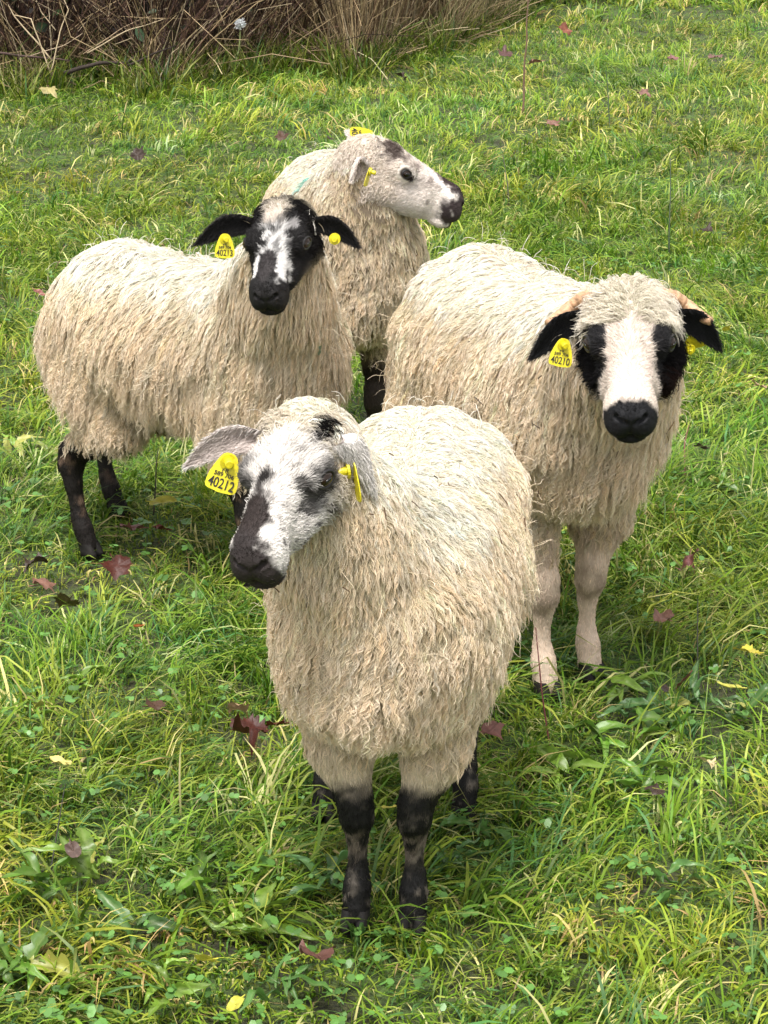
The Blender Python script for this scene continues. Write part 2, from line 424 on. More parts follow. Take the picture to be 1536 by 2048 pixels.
def make_sheep(cfg):
    r = np.random.default_rng(cfg['seed'])
    root = bpy.data.objects.new('sheep', None); col.objects.link(root)
    root.location = (*cfg['pos'], 0); root.rotation_euler = (0, 0, math.radians(cfg['yaw'])); root.empty_display_size = .2
    tag(root, cfg['label'], 'sheep', 'young horned and hornless sheep standing in the pasture')
    bpy.context.view_layer.update()
    Rw = rot(math.radians(cfg['yaw']), 0, 0); O = np.array([*cfg['pos'], 0.0]); s = cfg['s']
    toL = lambda p: (np.asarray(p) - O) @ Rw                    # world -> sheep frame
    vL = lambda v: np.asarray(v) @ Rw
    # head transform in sheep frame
    Hr = Rw.T @ rot(*[math.radians(a) for a in cfg['head_ang']]); Ht = toL(cfg['head_pos']); hs = cfg['head_s']
    hz = np.array([cfg.get('head_l', 1.0), 1, cfg.get('head_h', 1.0)])
    h2s = lambda p: Ht + hs * ((np.asarray(p) * hz) @ Hr.T)
    s2h = lambda p: ((np.asarray(p) - Ht) @ Hr) / hs / hz
    # body (the SDF is at unit size; multiply by s)
    feet = [tuple(toL((*f, 0))[:2] / s) for f in cfg['feet']]
    nb = (.20, 0, .50); hb = h2s((-.015, 0, -.06)) / s
    hmid = (np.array(nb) * .45 + hb * .55) + np.array(cfg.get('nmid', (0, 0, -.01)))
    bf = body_sdf(feet, nb, tuple(hb), tuple(hmid), cfg['fat'], cfg['len'], cfg.get('hbr', .056))
    ext = max(.42, hb[0] + .1); ey = max(.26, abs(hb[1]) + .12)
    Vb, Qb = surface_nets(bf, (-.48, -ey, .0), (ext, ey, max(.72, hb[2] + .1)), .0085)
    Nb = vnormals(Vb, Qb)
    lump = np.clip((Vb[:, 2] - .26) / .1, 0, 1)[:, None]
    Vb = Vb + Nb * lump * (.012 * fbm(Vb, .09, 5) + .005 * noise(Vb, .035, 9))[:, None]
    Vb = Vb * s
    hw = cfg.get('head_w', 1.0)
    Vh0, Qh = surface_nets(lambda P: head_sdf(P, hw), (-.10, -.08 * hw, -.135), (.255, .08 * hw, .03), .0027)
    # smooth once to hide grid steps
    Vh = h2s(Vh0)
    # ears
    ears = []
    for (rt, tipw, opening, width, kw) in cfg['ears']:
        Ve, Fe, inn = ear_mesh(h2s(rt), toL(tipw), vL(opening), width, (0, 0, 1), **kw)
        ears.append((Ve, Fe, inn))
    # ---- colours
    cb = cfg['body_col'](Vb / s); ch = cfg['head_col'](Vh0)
    ce = [np.where(inn[:, None], cfg['ear_in'], cfg['ear_out']) * (1 + .15 * fbm(Ve, .01, 4))[:, None] for Ve, Fe, inn in ears]
    V = np.concatenate([Vb, Vh] + [e[0] for e in ears]); off = len(Vb); Fs = [Qb, Qh + off]; off += len(Vh)
    for e in ears: Fs.append(e[1] + off); off += len(e[0])
    link('body', mesh_np('body', V, Fs, np.concatenate([cb * .8, ch] + ce), mats=(M_SKIN,)), root)
    # ---- fleece on the body
    Z = Vb[:, 2] / s; hx = s2h(Vb)
    infront = sstep(.004, -.004, head_sdf(hx.astype(np.float32), hw)) * (hx[:, 0] > .0)
    wz = cfg.get('wool_z', .25)
    wmask = sstep(wz - .035, wz + .02, Z + .012 * noise(Vb, .03, 3)) * (1 - infront)
    P, N, _ = sample(Vb, Qb, wmask, cfg['locks'], r)
    n = len(P); side = np.sign(P[:, 1]) * np.minimum(1, np.abs(P[:, 1]) / .03)
    if 'part' in cfg:       # parting of the fleece along the back
        side = np.sign(P[:, 1] - cfg['part']) * np.minimum(1, np.abs(P[:, 1] - cfg['part']) / .02)
    topness = np.clip(N[:, 2], 0, 1)
    g = np.stack([-.25 * np.ones(n) - .45 * topness, side * .9 * topness, -1.0 * np.ones(n)], 1)
    flow = g - (g * N).sum(1, keepdims=True) * N
    # slow swirls in the lie of the fleece
    sw = np.stack([noise(P, .07, 21), noise(P, .07, 22), noise(P, .07, 23)], 1); flow = unit(flow) + cfg.get('swirl', .22) * (sw - (sw * N).sum(1, keepdims=True) * N)
    sw = np.stack([noise(P, .026, 24), noise(P, .026, 25), noise(P, .026, 26)], 1); flow = unit(flow) + .38 * (sw - (sw * N).sum(1, keepdims=True) * N)
    flow = unit(flow)
    z = P[:, 2] / s
    ln = cfg['wool_len'] * (.62 + .5 * sstep(.62, .38, z)) * (.40 + .60 * sstep(wz - .02, wz + .15, z)) * (1 + .22 * fbm(P, .05, 31)) * r.uniform(.8, 1.2, n)
    nearneck = sstep(.16, .06, np.linalg.norm(P - h2s((-.03, 0, -.05)), axis=1)); ln *= 1 - .3 * nearneck
    K = cfg.get('K', 9); cl = cfg['cluster']
    path, rad = grow(P, N, flow, ln, K, cfg['srad'], r, jitter=.07, lift=cfg.get('lift', .55), grav=.75, wave=(cfg['wave'] * (.45 + .75 * sstep(.60, .40, z)))[:, None], wavelen=cfg['wavelen'], cluster=cl, spread=.0052 * cfg.get('spread', 1))
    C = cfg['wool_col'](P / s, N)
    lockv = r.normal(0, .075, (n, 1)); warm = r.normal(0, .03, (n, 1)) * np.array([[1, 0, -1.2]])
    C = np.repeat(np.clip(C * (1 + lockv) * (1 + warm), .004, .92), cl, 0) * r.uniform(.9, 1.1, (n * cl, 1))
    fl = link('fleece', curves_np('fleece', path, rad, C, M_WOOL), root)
    # loose flyaway fibres
    P, N, _ = sample(Vb, Qb, wmask, cfg['locks'] // 40, r); n = len(P)
    path2, rad2 = grow(P + N * .012, N, unit(N * .4 + r.normal(0, .6, (n, 3))), cfg['wool_len'] * r.uniform(.3, .8, n), 9, .00045, r, lift=.9, grav=.35, wave=.002, wavelen=.03)
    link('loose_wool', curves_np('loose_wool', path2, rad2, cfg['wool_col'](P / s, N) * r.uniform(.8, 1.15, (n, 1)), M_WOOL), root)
    P, N, _ = sample(Vb, Qb, wmask, 70, r); n = len(P); tg_ = r.normal(0, 1, (n, 3)); tg_ -= (tg_ * N).sum(1, keepdims=True) * N
    path3, rad3 = grow(P + N * (cfg['wool_len'] * .32 + .004), N, unit(tg_), r.uniform(.004, .022, n), 4, .0007, r, lift=.1, grav=.1, taper=.7)
    link('caught_straw', curves_np('caught_straw', path3, rad3, np.array([(.10, .055, .03), (.30, .2, .1), (.04, .025, .02)])[r.integers(0, 3, n)], M_DRY), root)
    # ---- wool on the back of the head (and cheeks)
    Wh = cfg['head_wool'](Vh0); P, N, _ = sample(Vh, Qh, Wh[0], cfg['head_locks'], r); n = len(P); Ph = s2h(P)
    fl = unit(np.stack([-np.ones(n) * .3, np.tanh((Ph[:, 1] + .02 * noise(Ph, .02, 77)) / .04) * cfg.get('side', .5), .15 * np.ones(n)], 1) @ Hr.T + np.array([0, 0, -.45])); fl = unit(fl - .8 * (fl * N).sum(1, keepdims=True) * N)
    ln = Wh[1](Ph) * r.uniform(.7, 1.25, n)
    cw = cfg.get('crown', dict(wave=.0022, wavelen=.016, lift=1.0, grav=.4))
    path, rad = grow(P, N, fl, ln, 8, cfg['srad'] * .8, r, cluster=4, spread=.0028, **cw)
    C = np.repeat(cfg['head_col'](Ph, wool=True) * (1 + r.normal(0, .08, (n, 1))), 4, 0)
    link('crown_wool', curves_np('crown_wool', path, rad, np.clip(C, .004, .92), M_WOOL), root)
    # ---- short fur: face
    fmask = np.clip(1 - .75 * Wh[0], .05, 1) * (1 - sstep(.205, .225, Vh0[:, 0]) * sstep(-.05, -.06, Vh0[:, 2]) * .85)
    ed = np.minimum(np.linalg.norm(Vh0 - np.array(EYE) * (1, hw, 1), axis=1), np.linalg.norm(Vh0 - np.array(EYE) * (1, -hw, 1), axis=1)); fmask = fmask * sstep(.0165, .023, ed)
    P, N, _ = sample(Vh, Qh, fmask, cfg['fur'], r); n = len(P); Ph = s2h(P)
    fh = np.stack([-np.ones(n), np.tanh(Ph[:, 1] / .015) * .35, -.25 * np.ones(n)], 1) @ Hr.T; fh = unit(fh - (fh * N).sum(1, keepdims=True) * N)
    fl_ = (.0035 + .0090 * sstep(.22, .05, Ph[:, 0])) * r.uniform(.7, 1.3, n) * hs
    a, b = grow(P, N, fh, fl_, 4, .00042, r, lift=.45, grav=.1, wave=.0004, wavelen=.01, jitter=.25, taper=.3)
    pa, pr, pc = [a], [b], [cfg['head_col'](Ph) * (1 + r.normal(0, .12, (n, 1)))]
    # ears
    for (Ve, Fe, inn), cc in zip(ears, ce):
        w = np.where(inn, .7, 1.0); P, N, fi = sample(Ve, Fe, w, cfg['fur'] // 6, r); n = len(P)
        d = unit(Ve[len(Ve) // 2 - 6] - Ve[6]); fe = unit(d + r.normal(0, .25, (n, 3)))
        cin = np.where(inn[Fe[fi][:, :1]], cfg['ear_in'], cfg['ear_out'])
        a, b = grow(P, N, fe, .0085 * r.uniform(.6, 1.3, n), 4, .0004, r, lift=.4, grav=.2, taper=.3)
        pa.append(a); pr.append(b); pc.append(cin * (1 + r.normal(0, .2, (n, 1))))
    # legs
    lm = sstep(wz + .035, wz - .02, Z) * sstep(.005, .02, Z)
    P, N, _ = sample(Vb, Qb, lm, cfg['fur'], r); n = len(P); g = np.tile((0.0, 0, -1), (n, 1)) + r.normal(0, .25, (n, 3)); g = unit(g - (g * N).sum(1, keepdims=True) * N)
    a, b = grow(P, N, g, (.0065 + .015 * sstep(wz - .08, wz + .02, P[:, 2] / s)) * r.uniform(.7, 1.3, n), 4, .00045, r, lift=.35, grav=.3, taper=.3)
    pa.append(a); pr.append(b); pc.append(cfg['body_col'](P / s) * (1 + r.normal(0, .15, (n, 1))))
    link('short_coat', curves_np('short_coat', np.concatenate(pa), np.concatenate(pr), np.clip(np.concatenate(pc), .003, .9), M_FUR), root)
    # ---- eyes
    for sg in (1, -1):
        c = np.array((EYE[0], (EYE[1] + .0015) * hw * sg, EYE[2])); nd = Hr @ unit((.38, sg * 1.0, .08)); cs = h2s(c)
        ek = hs * cfg.get('eye_k', 1.0); z_ = unit(Hr[:, 2] - (Hr[:, 2] @ nd) * nd); x_ = np.cross(z_, nd); RR = np.stack([x_, z_, nd], 1)
        V, F = uv_ball(cs, np.array((.0150, .0112, .0108)) * ek, R=RR); e = link('eye', mesh_np('eye', V, F, mats=(M_EYE,)), root)
        V, F = uv_ball(cs + nd * .0100 * hs, np.array((.0062, .0026, .0016)) * hs, R=RR); link('pupil', mesh_np('pupil', V, F, mats=(M_PUPIL,)), e)
        V, F = torus_arc(cs + nd * .0050 * ek, .0148 * ek, .0108 * ek, .0024 * ek, nd, Hr[:, 2]); link('eyelid', mesh_np('eyelid', V, F, mats=(M_LID,)), e)
    # ---- hooves: two claws each
    for i, (x, y) in enumerate(feet):
        V = []; F = []
        for k, sg in enumerate((1, -1)):
            prof = [(.0, .018, .0155), (.010, .022, .017), (.030, .020, .017)]
            rings = [(0.001, -.014, .030, .0105), (.012, -.015, .026, .0105), (.030, -.014, .014, .0095)]
            o = len(V)
            for (zz, x0, x1, w) in rings:
                for j in range(10):
                    a = 2 * math.pi * j / 10; cx = (x0 + x1) / 2; V.append(((x + .012 + cx + (x1 - x0) / 2 * math.cos(a)) * s, (y + sg * .0105 + w * math.sin(a)) * s, zz * s))
            for q in range(2):
                for j in range(10): F.append((o + q * 10 + j, o + q * 10 + (j + 1) % 10, o + (q + 1) * 10 + (j + 1) % 10, o + (q + 1) * 10 + j))
            F.append((o, o + 9, o + 8, o + 7)); F.append((o, o + 7, o + 6, o + 5)); F.append((o, o + 5, o + 4, o + 3)); F.append((o, o + 3, o + 2, o + 1))
        link('hoof', mesh_np('hoof', V, np.array(F), mats=(M_HOOF,)), root)
    # ---- horns
    for path_, rr in cfg.get('horns', ()):
        p = np.array([h2s(q) for q in path_]); t = np.linspace(0, 1, len(p)); tt = np.linspace(0, 1, 90)
        pp = np.stack([np.interp(tt, t, p[:, k]) for k in range(3)], 1)
        for _ in range(60): pp[1:-1] = (pp[:-2] + pp[1:-1] * 2 + pp[2:]) / 4
        rad_ = np.interp(tt, np.linspace(0, 1, len(rr)), rr) * (1 + .035 * np.sin(tt * 75) + .03 * np.sin(tt * 31))
        V, F = tube(pp, rad_, 12); link('horn', mesh_np('horn', V, F, mats=(M_HORN,)), root)
    for tg in cfg['tags']: ear_tag(root, **tg)
    return root, toL


# ------------------------------------------------------------------ ground
def ground_z(X, Y):
    P = np.stack([X, Y, 0 * X], -1).reshape(-1, 3)
    near = sstep(.5, 2.2, np.abs(P[:, 1] - 3.6))
    z = .035 * fbm(P, 1.3, 201) * near + .010 * fbm(P, .35, 205) * .6 - .012
    return z.reshape(np.shape(X))
def G(p): return float(ground_z(np.array([p[0]]), np.array([p[1]]))[0])

def make_ground():
    nx, ny = 120, 200
    xs = np.concatenate([-np.geomspace(120, 4, 14)[:-1], np.linspace(-4, 4, nx), np.geomspace(4, 120, 14)[1:]])
    ys = np.concatenate([-np.geomspace(60, 1, 8), np.linspace(0, 16, ny), np.geomspace(17, 250, 14)])
    X, Y = np.meshgrid(xs, ys, indexing='ij'); Z = ground_z(X, Y)
    V = np.stack([X, Y, Z], -1).reshape(-1, 3); a = np.arange(len(xs) - 1)[:, None] * len(ys) + np.arange(len(ys) - 1)[None]
    a = a.ravel(); F = np.stack([a, a + len(ys), a + len(ys) + 1, a + 1], 1)
    m, nt, b = new_mat('soil_and_moss'); n, l = nt.nodes, nt.links
    tc = n.new('ShaderNodeTexCoord'); t1 = n.new('ShaderNodeTexNoise'); t1.inputs['Scale'].default_value = 9; t1.inputs['Detail'].default_value = 8
    t2 = n.new('ShaderNodeTexNoise'); t2.inputs['Scale'].default_value = 90; t2.inputs['Detail'].default_value = 6
    l.new(tc.outputs['Object'], t1.inputs['Vector']); l.new(tc.outputs['Object'], t2.inputs['Vector'])
    r1 = n.new('ShaderNodeValToRGB'); e = r1.color_ramp.elements; e[0].position = .38; e[0].color = (.040, .042, .014, 1); e[1].position = .62; e[1].color = (.065, .115, .018, 1)
    l.new(t1.outputs['Fac'], r1.inputs['Fac'])
    r2 = n.new('ShaderNodeValToRGB'); e = r2.color_ramp.elements; e[0].position = .35; e[0].color = (.35, .35, .35, 1); e[1].position = .7; e[1].color = (1.6, 1.6, 1.4, 1)
    l.new(t2.outputs['Fac'], r2.inputs['Fac'])
    mx = n.new('ShaderNodeMix'); mx.data_type = 'RGBA'; mx.blend_type = 'MULTIPLY'; mx.inputs['Factor'].default_value = 1
    l.new(r1.outputs[0], mx.inputs['A']); l.new(r2.outputs[0], mx.inputs['B']); l.new(mx.outputs['Result'], b.inputs['Base Color'])
    b.inputs['Roughness'].default_value = .85
    bp = n.new('ShaderNodeBump'); bp.inputs['Distance'].default_value = .02; l.new(t2.outputs['Fac'], bp.inputs['Height']); l.new(bp.outputs[0], b.inputs['Normal'])
    link('ground', mesh_np('ground', V, F, mats=(m,)), kind='structure')
make_ground()

# hedge foot line: where the rough vegetation starts
HL = np.array([ground(u, v)[:2] for u, v in ((-500, 160), (0, 160), (350, 158), (700, 140), (880, 100), (1010, 20))])
HL = np.concatenate([HL, [[1.35, 16.5], [2.2, 22]]])
def hedge_y(x):
    x = np.asarray(x, float); return np.interp(x, HL[:, 0], HL[:, 1]) + .28 * np.sin(x * 5.1 + 1) * np.sin(x * 2.3) + .12 * np.sin(x * 13)

# ------------------------------------------------------------------ grass
def blades(P, az, lean, length, width, colr, segs, r, bend=1.0, twist=.5):
    """flat tapering bent blades. returns V,F,C"""
    n = len(P); t = np.linspace(0, 1, segs + 1)
    out = np.stack([np.cos(az), np.sin(az), 0 * az], 1)
    sidev = np.stack([-np.sin(az), np.cos(az), 0 * az], 1)
    tw = r.normal(0, twist, n)[:, None]
    ctr = [P]; ang = lean.copy(); cur = P.copy()
    kink = r.random(n) < .25; kp = r.integers(1, segs + 1, n)
    sway = r.normal(0, .12, n)
    for k in range(1, segs + 1):
        d = out * np.sin(ang)[:, None] + np.array([0, 0, 1.]) * np.cos(ang)[:, None] + sidev * (sway * k)[:, None]
        cur = cur + unit(d) * (length / segs)[:, None]; ctr.append(cur)
        ang = np.minimum(ang + bend * r.uniform(.5, 1.5, n) / segs + np.where(kink & (kp == k), .9, 0), 2.1)
    ctr = np.stack(ctr, 1)
    gz = ground_z(ctr[:, :, 0], ctr[:, :, 1]) + .004 + r.uniform(0, .012, n)[:, None]
    ctr[:, :, 2] = np.maximum(ctr[:, :, 2], gz); ctr[:, 0, 2] -= .01
    prof = np.array([.7, 1.0, .95, .7, .0])[:segs + 1] if segs == 4 else np.array([.8, 1.0, .75, .0])
    wv = unit(sidev + tw * np.stack([np.cos(az), np.sin(az), 0 * az], 1) * .6 + np.stack([0 * az, 0 * az, r.normal(0, .35, n)], 1))
    V = []; idx = []
    W = (width[:, None] * prof[None] * .5)
    L = ctr - wv[:, None] * W[:, :, None]; R_ = ctr + wv[:, None] * W[:, :, None]
    nv = 2 * segs + 1
    V = np.empty((n, nv, 3)); V[:, 0:2 * segs:2] = L[:, :segs]; V[:, 1:2 * segs:2] = R_[:, :segs]; V[:, -1] = ctr[:, -1]
    base = (np.arange(n) * nv)[:, None]
    Q = np.concatenate([base + np.array([2 * k, 2 * k + 1, 2 * k + 3, 2 * k + 2]) for k in range(segs - 1)]).astype(np.int32)
    T = (base + np.array([2 * segs - 2, 2 * segs - 1, 2 * segs])).astype(np.int32)
    C = np.repeat(colr[:, None], nv, 1)
    tipy = np.linspace(0, 1, nv)[None, :, None] ** 3 * (r.random(n) < .35)[:, None, None] * .5
    C = C * (1 - tipy) + np.array((.40, .34, .10)) * tipy
    return V.reshape(-1, 3), Q, T, C.reshape(-1, 3)

GREENS = np.array([(.090, .175, .012), (.150, .235, .016), (.045, .100, .010), (.205, .265, .024), (.065, .150, .038), (.27, .32, .04), (.46, .43, .17), (.34, .25, .11)])
GW = np.array([.23, .21, .18, .13, .08, .08, .07, .02])
OUTER = [False]
def frustum_pts(n, y0, y1, r, power=1.0, margin=.35):
    y = y0 + (y1 - y0) * r.random(n) ** power
    half = .168 * np.sqrt(y * y + 2.5) * 1.0 + margin
    if OUTER[0]: return np.stack([r.choice([-1, 1], n) * (half + r.random(n) * (1.0 + .12 * y)), y, 0 * y], 1)
    return np.stack([r.uniform(-1, 1, n) * half, y, 0 * y], 1)

def grass_layer(name, zones, r):
    Vs, Qs, Ts, Cs = [], [], [], []; off = 0
    for (y0, y1, ntuft, per, nfill, lsc, wid) in zones:
        area_pts = frustum_pts(ntuft * 2, y0, y1, r)
        dens = fbm(area_pts, .45, 210); keep = dens + r.normal(0, .5, len(dens)) > -.1; Tp = area_pts[keep][:ntuft]
        nt = len(Tp); comb = 3.2 * noise(Tp, .9, 220) + 1.5 * noise(Tp, .3, 221) + r.normal(0, .5, nt)   # common lie of each tuft
        big = r.random(nt) ** 2.5
        cnt = per
        tcol = r.choice(len(GREENS), nt, p=GW); 
        ids = np.repeat(np.arange(nt), cnt); n = len(ids)
        az = np.where(r.random(n) < .74, comb[ids] + r.normal(0, .38, n), r.uniform(0, 6.283, n))
        rad = r.random(n) ** .7 * (.018 + .030 * big[ids])
        a2 = r.uniform(0, 6.283, n)
        P = Tp[ids] + np.stack([rad * np.cos(a2), rad * np.sin(a2), 0 * rad], 1)
        L = (.062 + .092 * big[ids]) * r.uniform(.55, 1.25, n) * lsc * (1 + .45 * fbm(P, .7, 230))
        lean = np.abs(r.normal(.55, .35, n)); bend = 1.5
        c = GREENS[tcol[ids]]; alt = r.random(n) < .4; c = np.where(alt[:, None], GREENS[r.choice(len(GREENS), n, p=GW)], c)
        W = wid * r.uniform(.55, 1.5, n) * (.8 + .5 * big[ids])
        # filler: short scattered blades
        Pf = frustum_pts(nfill, y0, y1, r); m = len(Pf)
        P = np.concatenate([P, Pf]); az = np.concatenate([az, r.uniform(0, 6.283, m)]); L = np.concatenate([L, r.uniform(.025, .075, m) * lsc]); lean = np.concatenate([lean, np.abs(r.normal(.7, .5, m))])
        c = np.concatenate([c, GREENS[r.choice(len(GREENS), m, p=GW)] * .9]); W = np.concatenate([W, wid * r.uniform(.4, 1.1, m)])
        # patches: yellower, bluer, thinner, longer
        f1 = fbm(P, .8, 240)[:, None]; f2 = fbm(P, .35, 243)[:, None]
        c = c * 1.12 * (1 + .30 * f1) * (1 + np.array([.35, .05, -.1]) * f2) * r.uniform(.75, 1.3, (len(P), 1))
        keep = P[:, 1] < hedge_y(P[:, 0]) + r.normal(.15, .25, len(P))
        P, az, L, lean, c, W = P[keep], az[keep], L[keep], lean[keep], c[keep], W[keep]
        for (lx, ly, lr_, lf) in CLEAR:
            q = (np.abs(P[:, 0] - lx) < lr_) & (P[:, 1] > ly - lr_ * 3.0) & (P[:, 1] < ly + lr_ * .9); L = np.where(q, L * lf, L)
        P[:, 2] = ground_z(P[:, 0], P[:, 1])
        nb_ = len(P); V, Q, T, C = blades(P, az, lean, L, W, np.clip(c, .01, .8), 4 if y0 < 3 else 3, r, 1.7)
        Vs.append(V); Qs.append(Q + off); Ts.append(T + off); Cs.append(C); off += len(V)
    V = np.concatenate(Vs)
    link(name, mesh_np(name, V, [np.concatenate(Qs), np.concatenate(Ts)], np.concatenate(Cs), mats=(M_GRASS,)), kind='stuff')
    return off
# ------------------------------------------------------------------ leaves
def leaf_grid(outline, length, r, curl=.25, segs=9, rings=4, fold=.2):
    """outline: function angle->radius (0..1 units), fan mesh with curled surface"""
    A = np.linspace(0, 2 * math.pi, 44, endpoint=False); R_ = outline(A)
    V = [(0, 0, 0)]; 
    for k in range(1, rings + 1):
        f = k / rings
        for a, q in zip(A, R_): V.append((q * f * math.cos(a), q * f * math.sin(a), 0))
    V = np.array(V) * length; n = len(A); F3 = [(0, 1 + i, 1 + (i + 1) % n) for i in range(n)]; F4 = []
    for k in range(rings - 1):
        o = 1 + k * n
        for i in range(n): F4.append((o + i, o + n + i, o + n + (i + 1) % n, o + (i + 1) % n))
    seed = r.integers(0, 500)
    s = length
    d2 = (V[:, 0] ** 2 + V[:, 1] ** 2) / (s * s)
    V[:, 2] = s * (curl * d2 * 1.4 * noise(V, s * .55, 300 + seed) + fold * np.abs(V[:, 1]) / s + .10 * noise(V, s * .25, 301 + seed) + .2 * curl * (V[:, 0] / s) ** 2)
    return V, [np.array(F3), np.array(F4)]
_or = np.random.default_rng(9)
def o_maple(A):
    r_ = .56 + 0 * A; k = _or.uniform(.55, 1.15, 5); tw = _or.normal(0, .12, 5); ph = _or.uniform(0, 6.28, 3)
    for (c, w, h), kk, t_ in zip(((0, .42, 1.0), (1.0, .36, .88), (-1.0, .36, .88), (2.1, .4, .66), (-2.1, .4, .66)), k, tw):
        h = h * kk; c = c + t_
        d = np.abs((A - c + math.pi) % (2 * math.pi) - math.pi); r_ = np.maximum(r_, h * np.exp(-(d / w) ** 1.5) + .0)
    return r_ * (1 + .06 * np.sin(A * 17 + ph[0]) + .05 * np.sin(A * 27 + ph[1]) + .07 * np.sin(A * 5 + ph[2]))
def o_oval(A): return .5 / np.sqrt((np.cos(A)) ** 2 * .6 + (np.sin(A) / .5) ** 2 * .6) * (1 + .03 * np.sin(A * 19))
def o_oak(A): return o_oval(A) * (1 + .16 * np.sin(A * 9 + 1))

def place_leaf(name, u, v, size, shape, colr, label, cat, r, tilt=(.2, .1), z=.035, curl=.3, group=None, petiole=True, mat=None, pos=None, fold=.2):
    p = ground(u, v, z) if pos is None else np.array(pos, float)
    if pos is None: p[2] = G(p) + z
    V, F = leaf_grid(shape, size, r, curl=curl, fold=fold)
    C = np.array(colr) * (1 + .35 * fbm(V, size * .35, r.integers(0, 400)))[:, None] * np.array([1, 1, 1])
    vein = np.exp(-(np.abs(V[:, 1]) / (size * .03)) ** 2)[:, None] * .35; C = C * (1 - vein) + np.array(colr) * 1.9 * vein
    if petiole:
        t = np.linspace(0, 1, 6)[:, None]; Vp, Fp = tube(np.concatenate([-size * (.0 + .8 * t), .1 * size * t * t, .05 * size * t], 1), .0011, 5)
        Cp = np.tile(np.array(colr) * 1.2, (len(Vp), 1)); F = F + [f + len(V) for f in Fp]; V = np.concatenate([V, Vp]); C = np.concatenate([C, Cp])
    F3 = np.concatenate([f for f in F if f.shape[1] == 3]); F4 = np.concatenate([f for f in F if f.shape[1] == 4])
    o = link(name, mesh_np(name, V, [F3, F4], np.clip(C, .004, .9), mats=(mat or M_DEADLEAF,)), label=label, cat=cat, group=group)
    o.location = p; o.rotation_euler = (r.normal(0, .15) + tilt[0], tilt[1] + r.normal(0, .15), r.uniform(0, 6.28)); return o

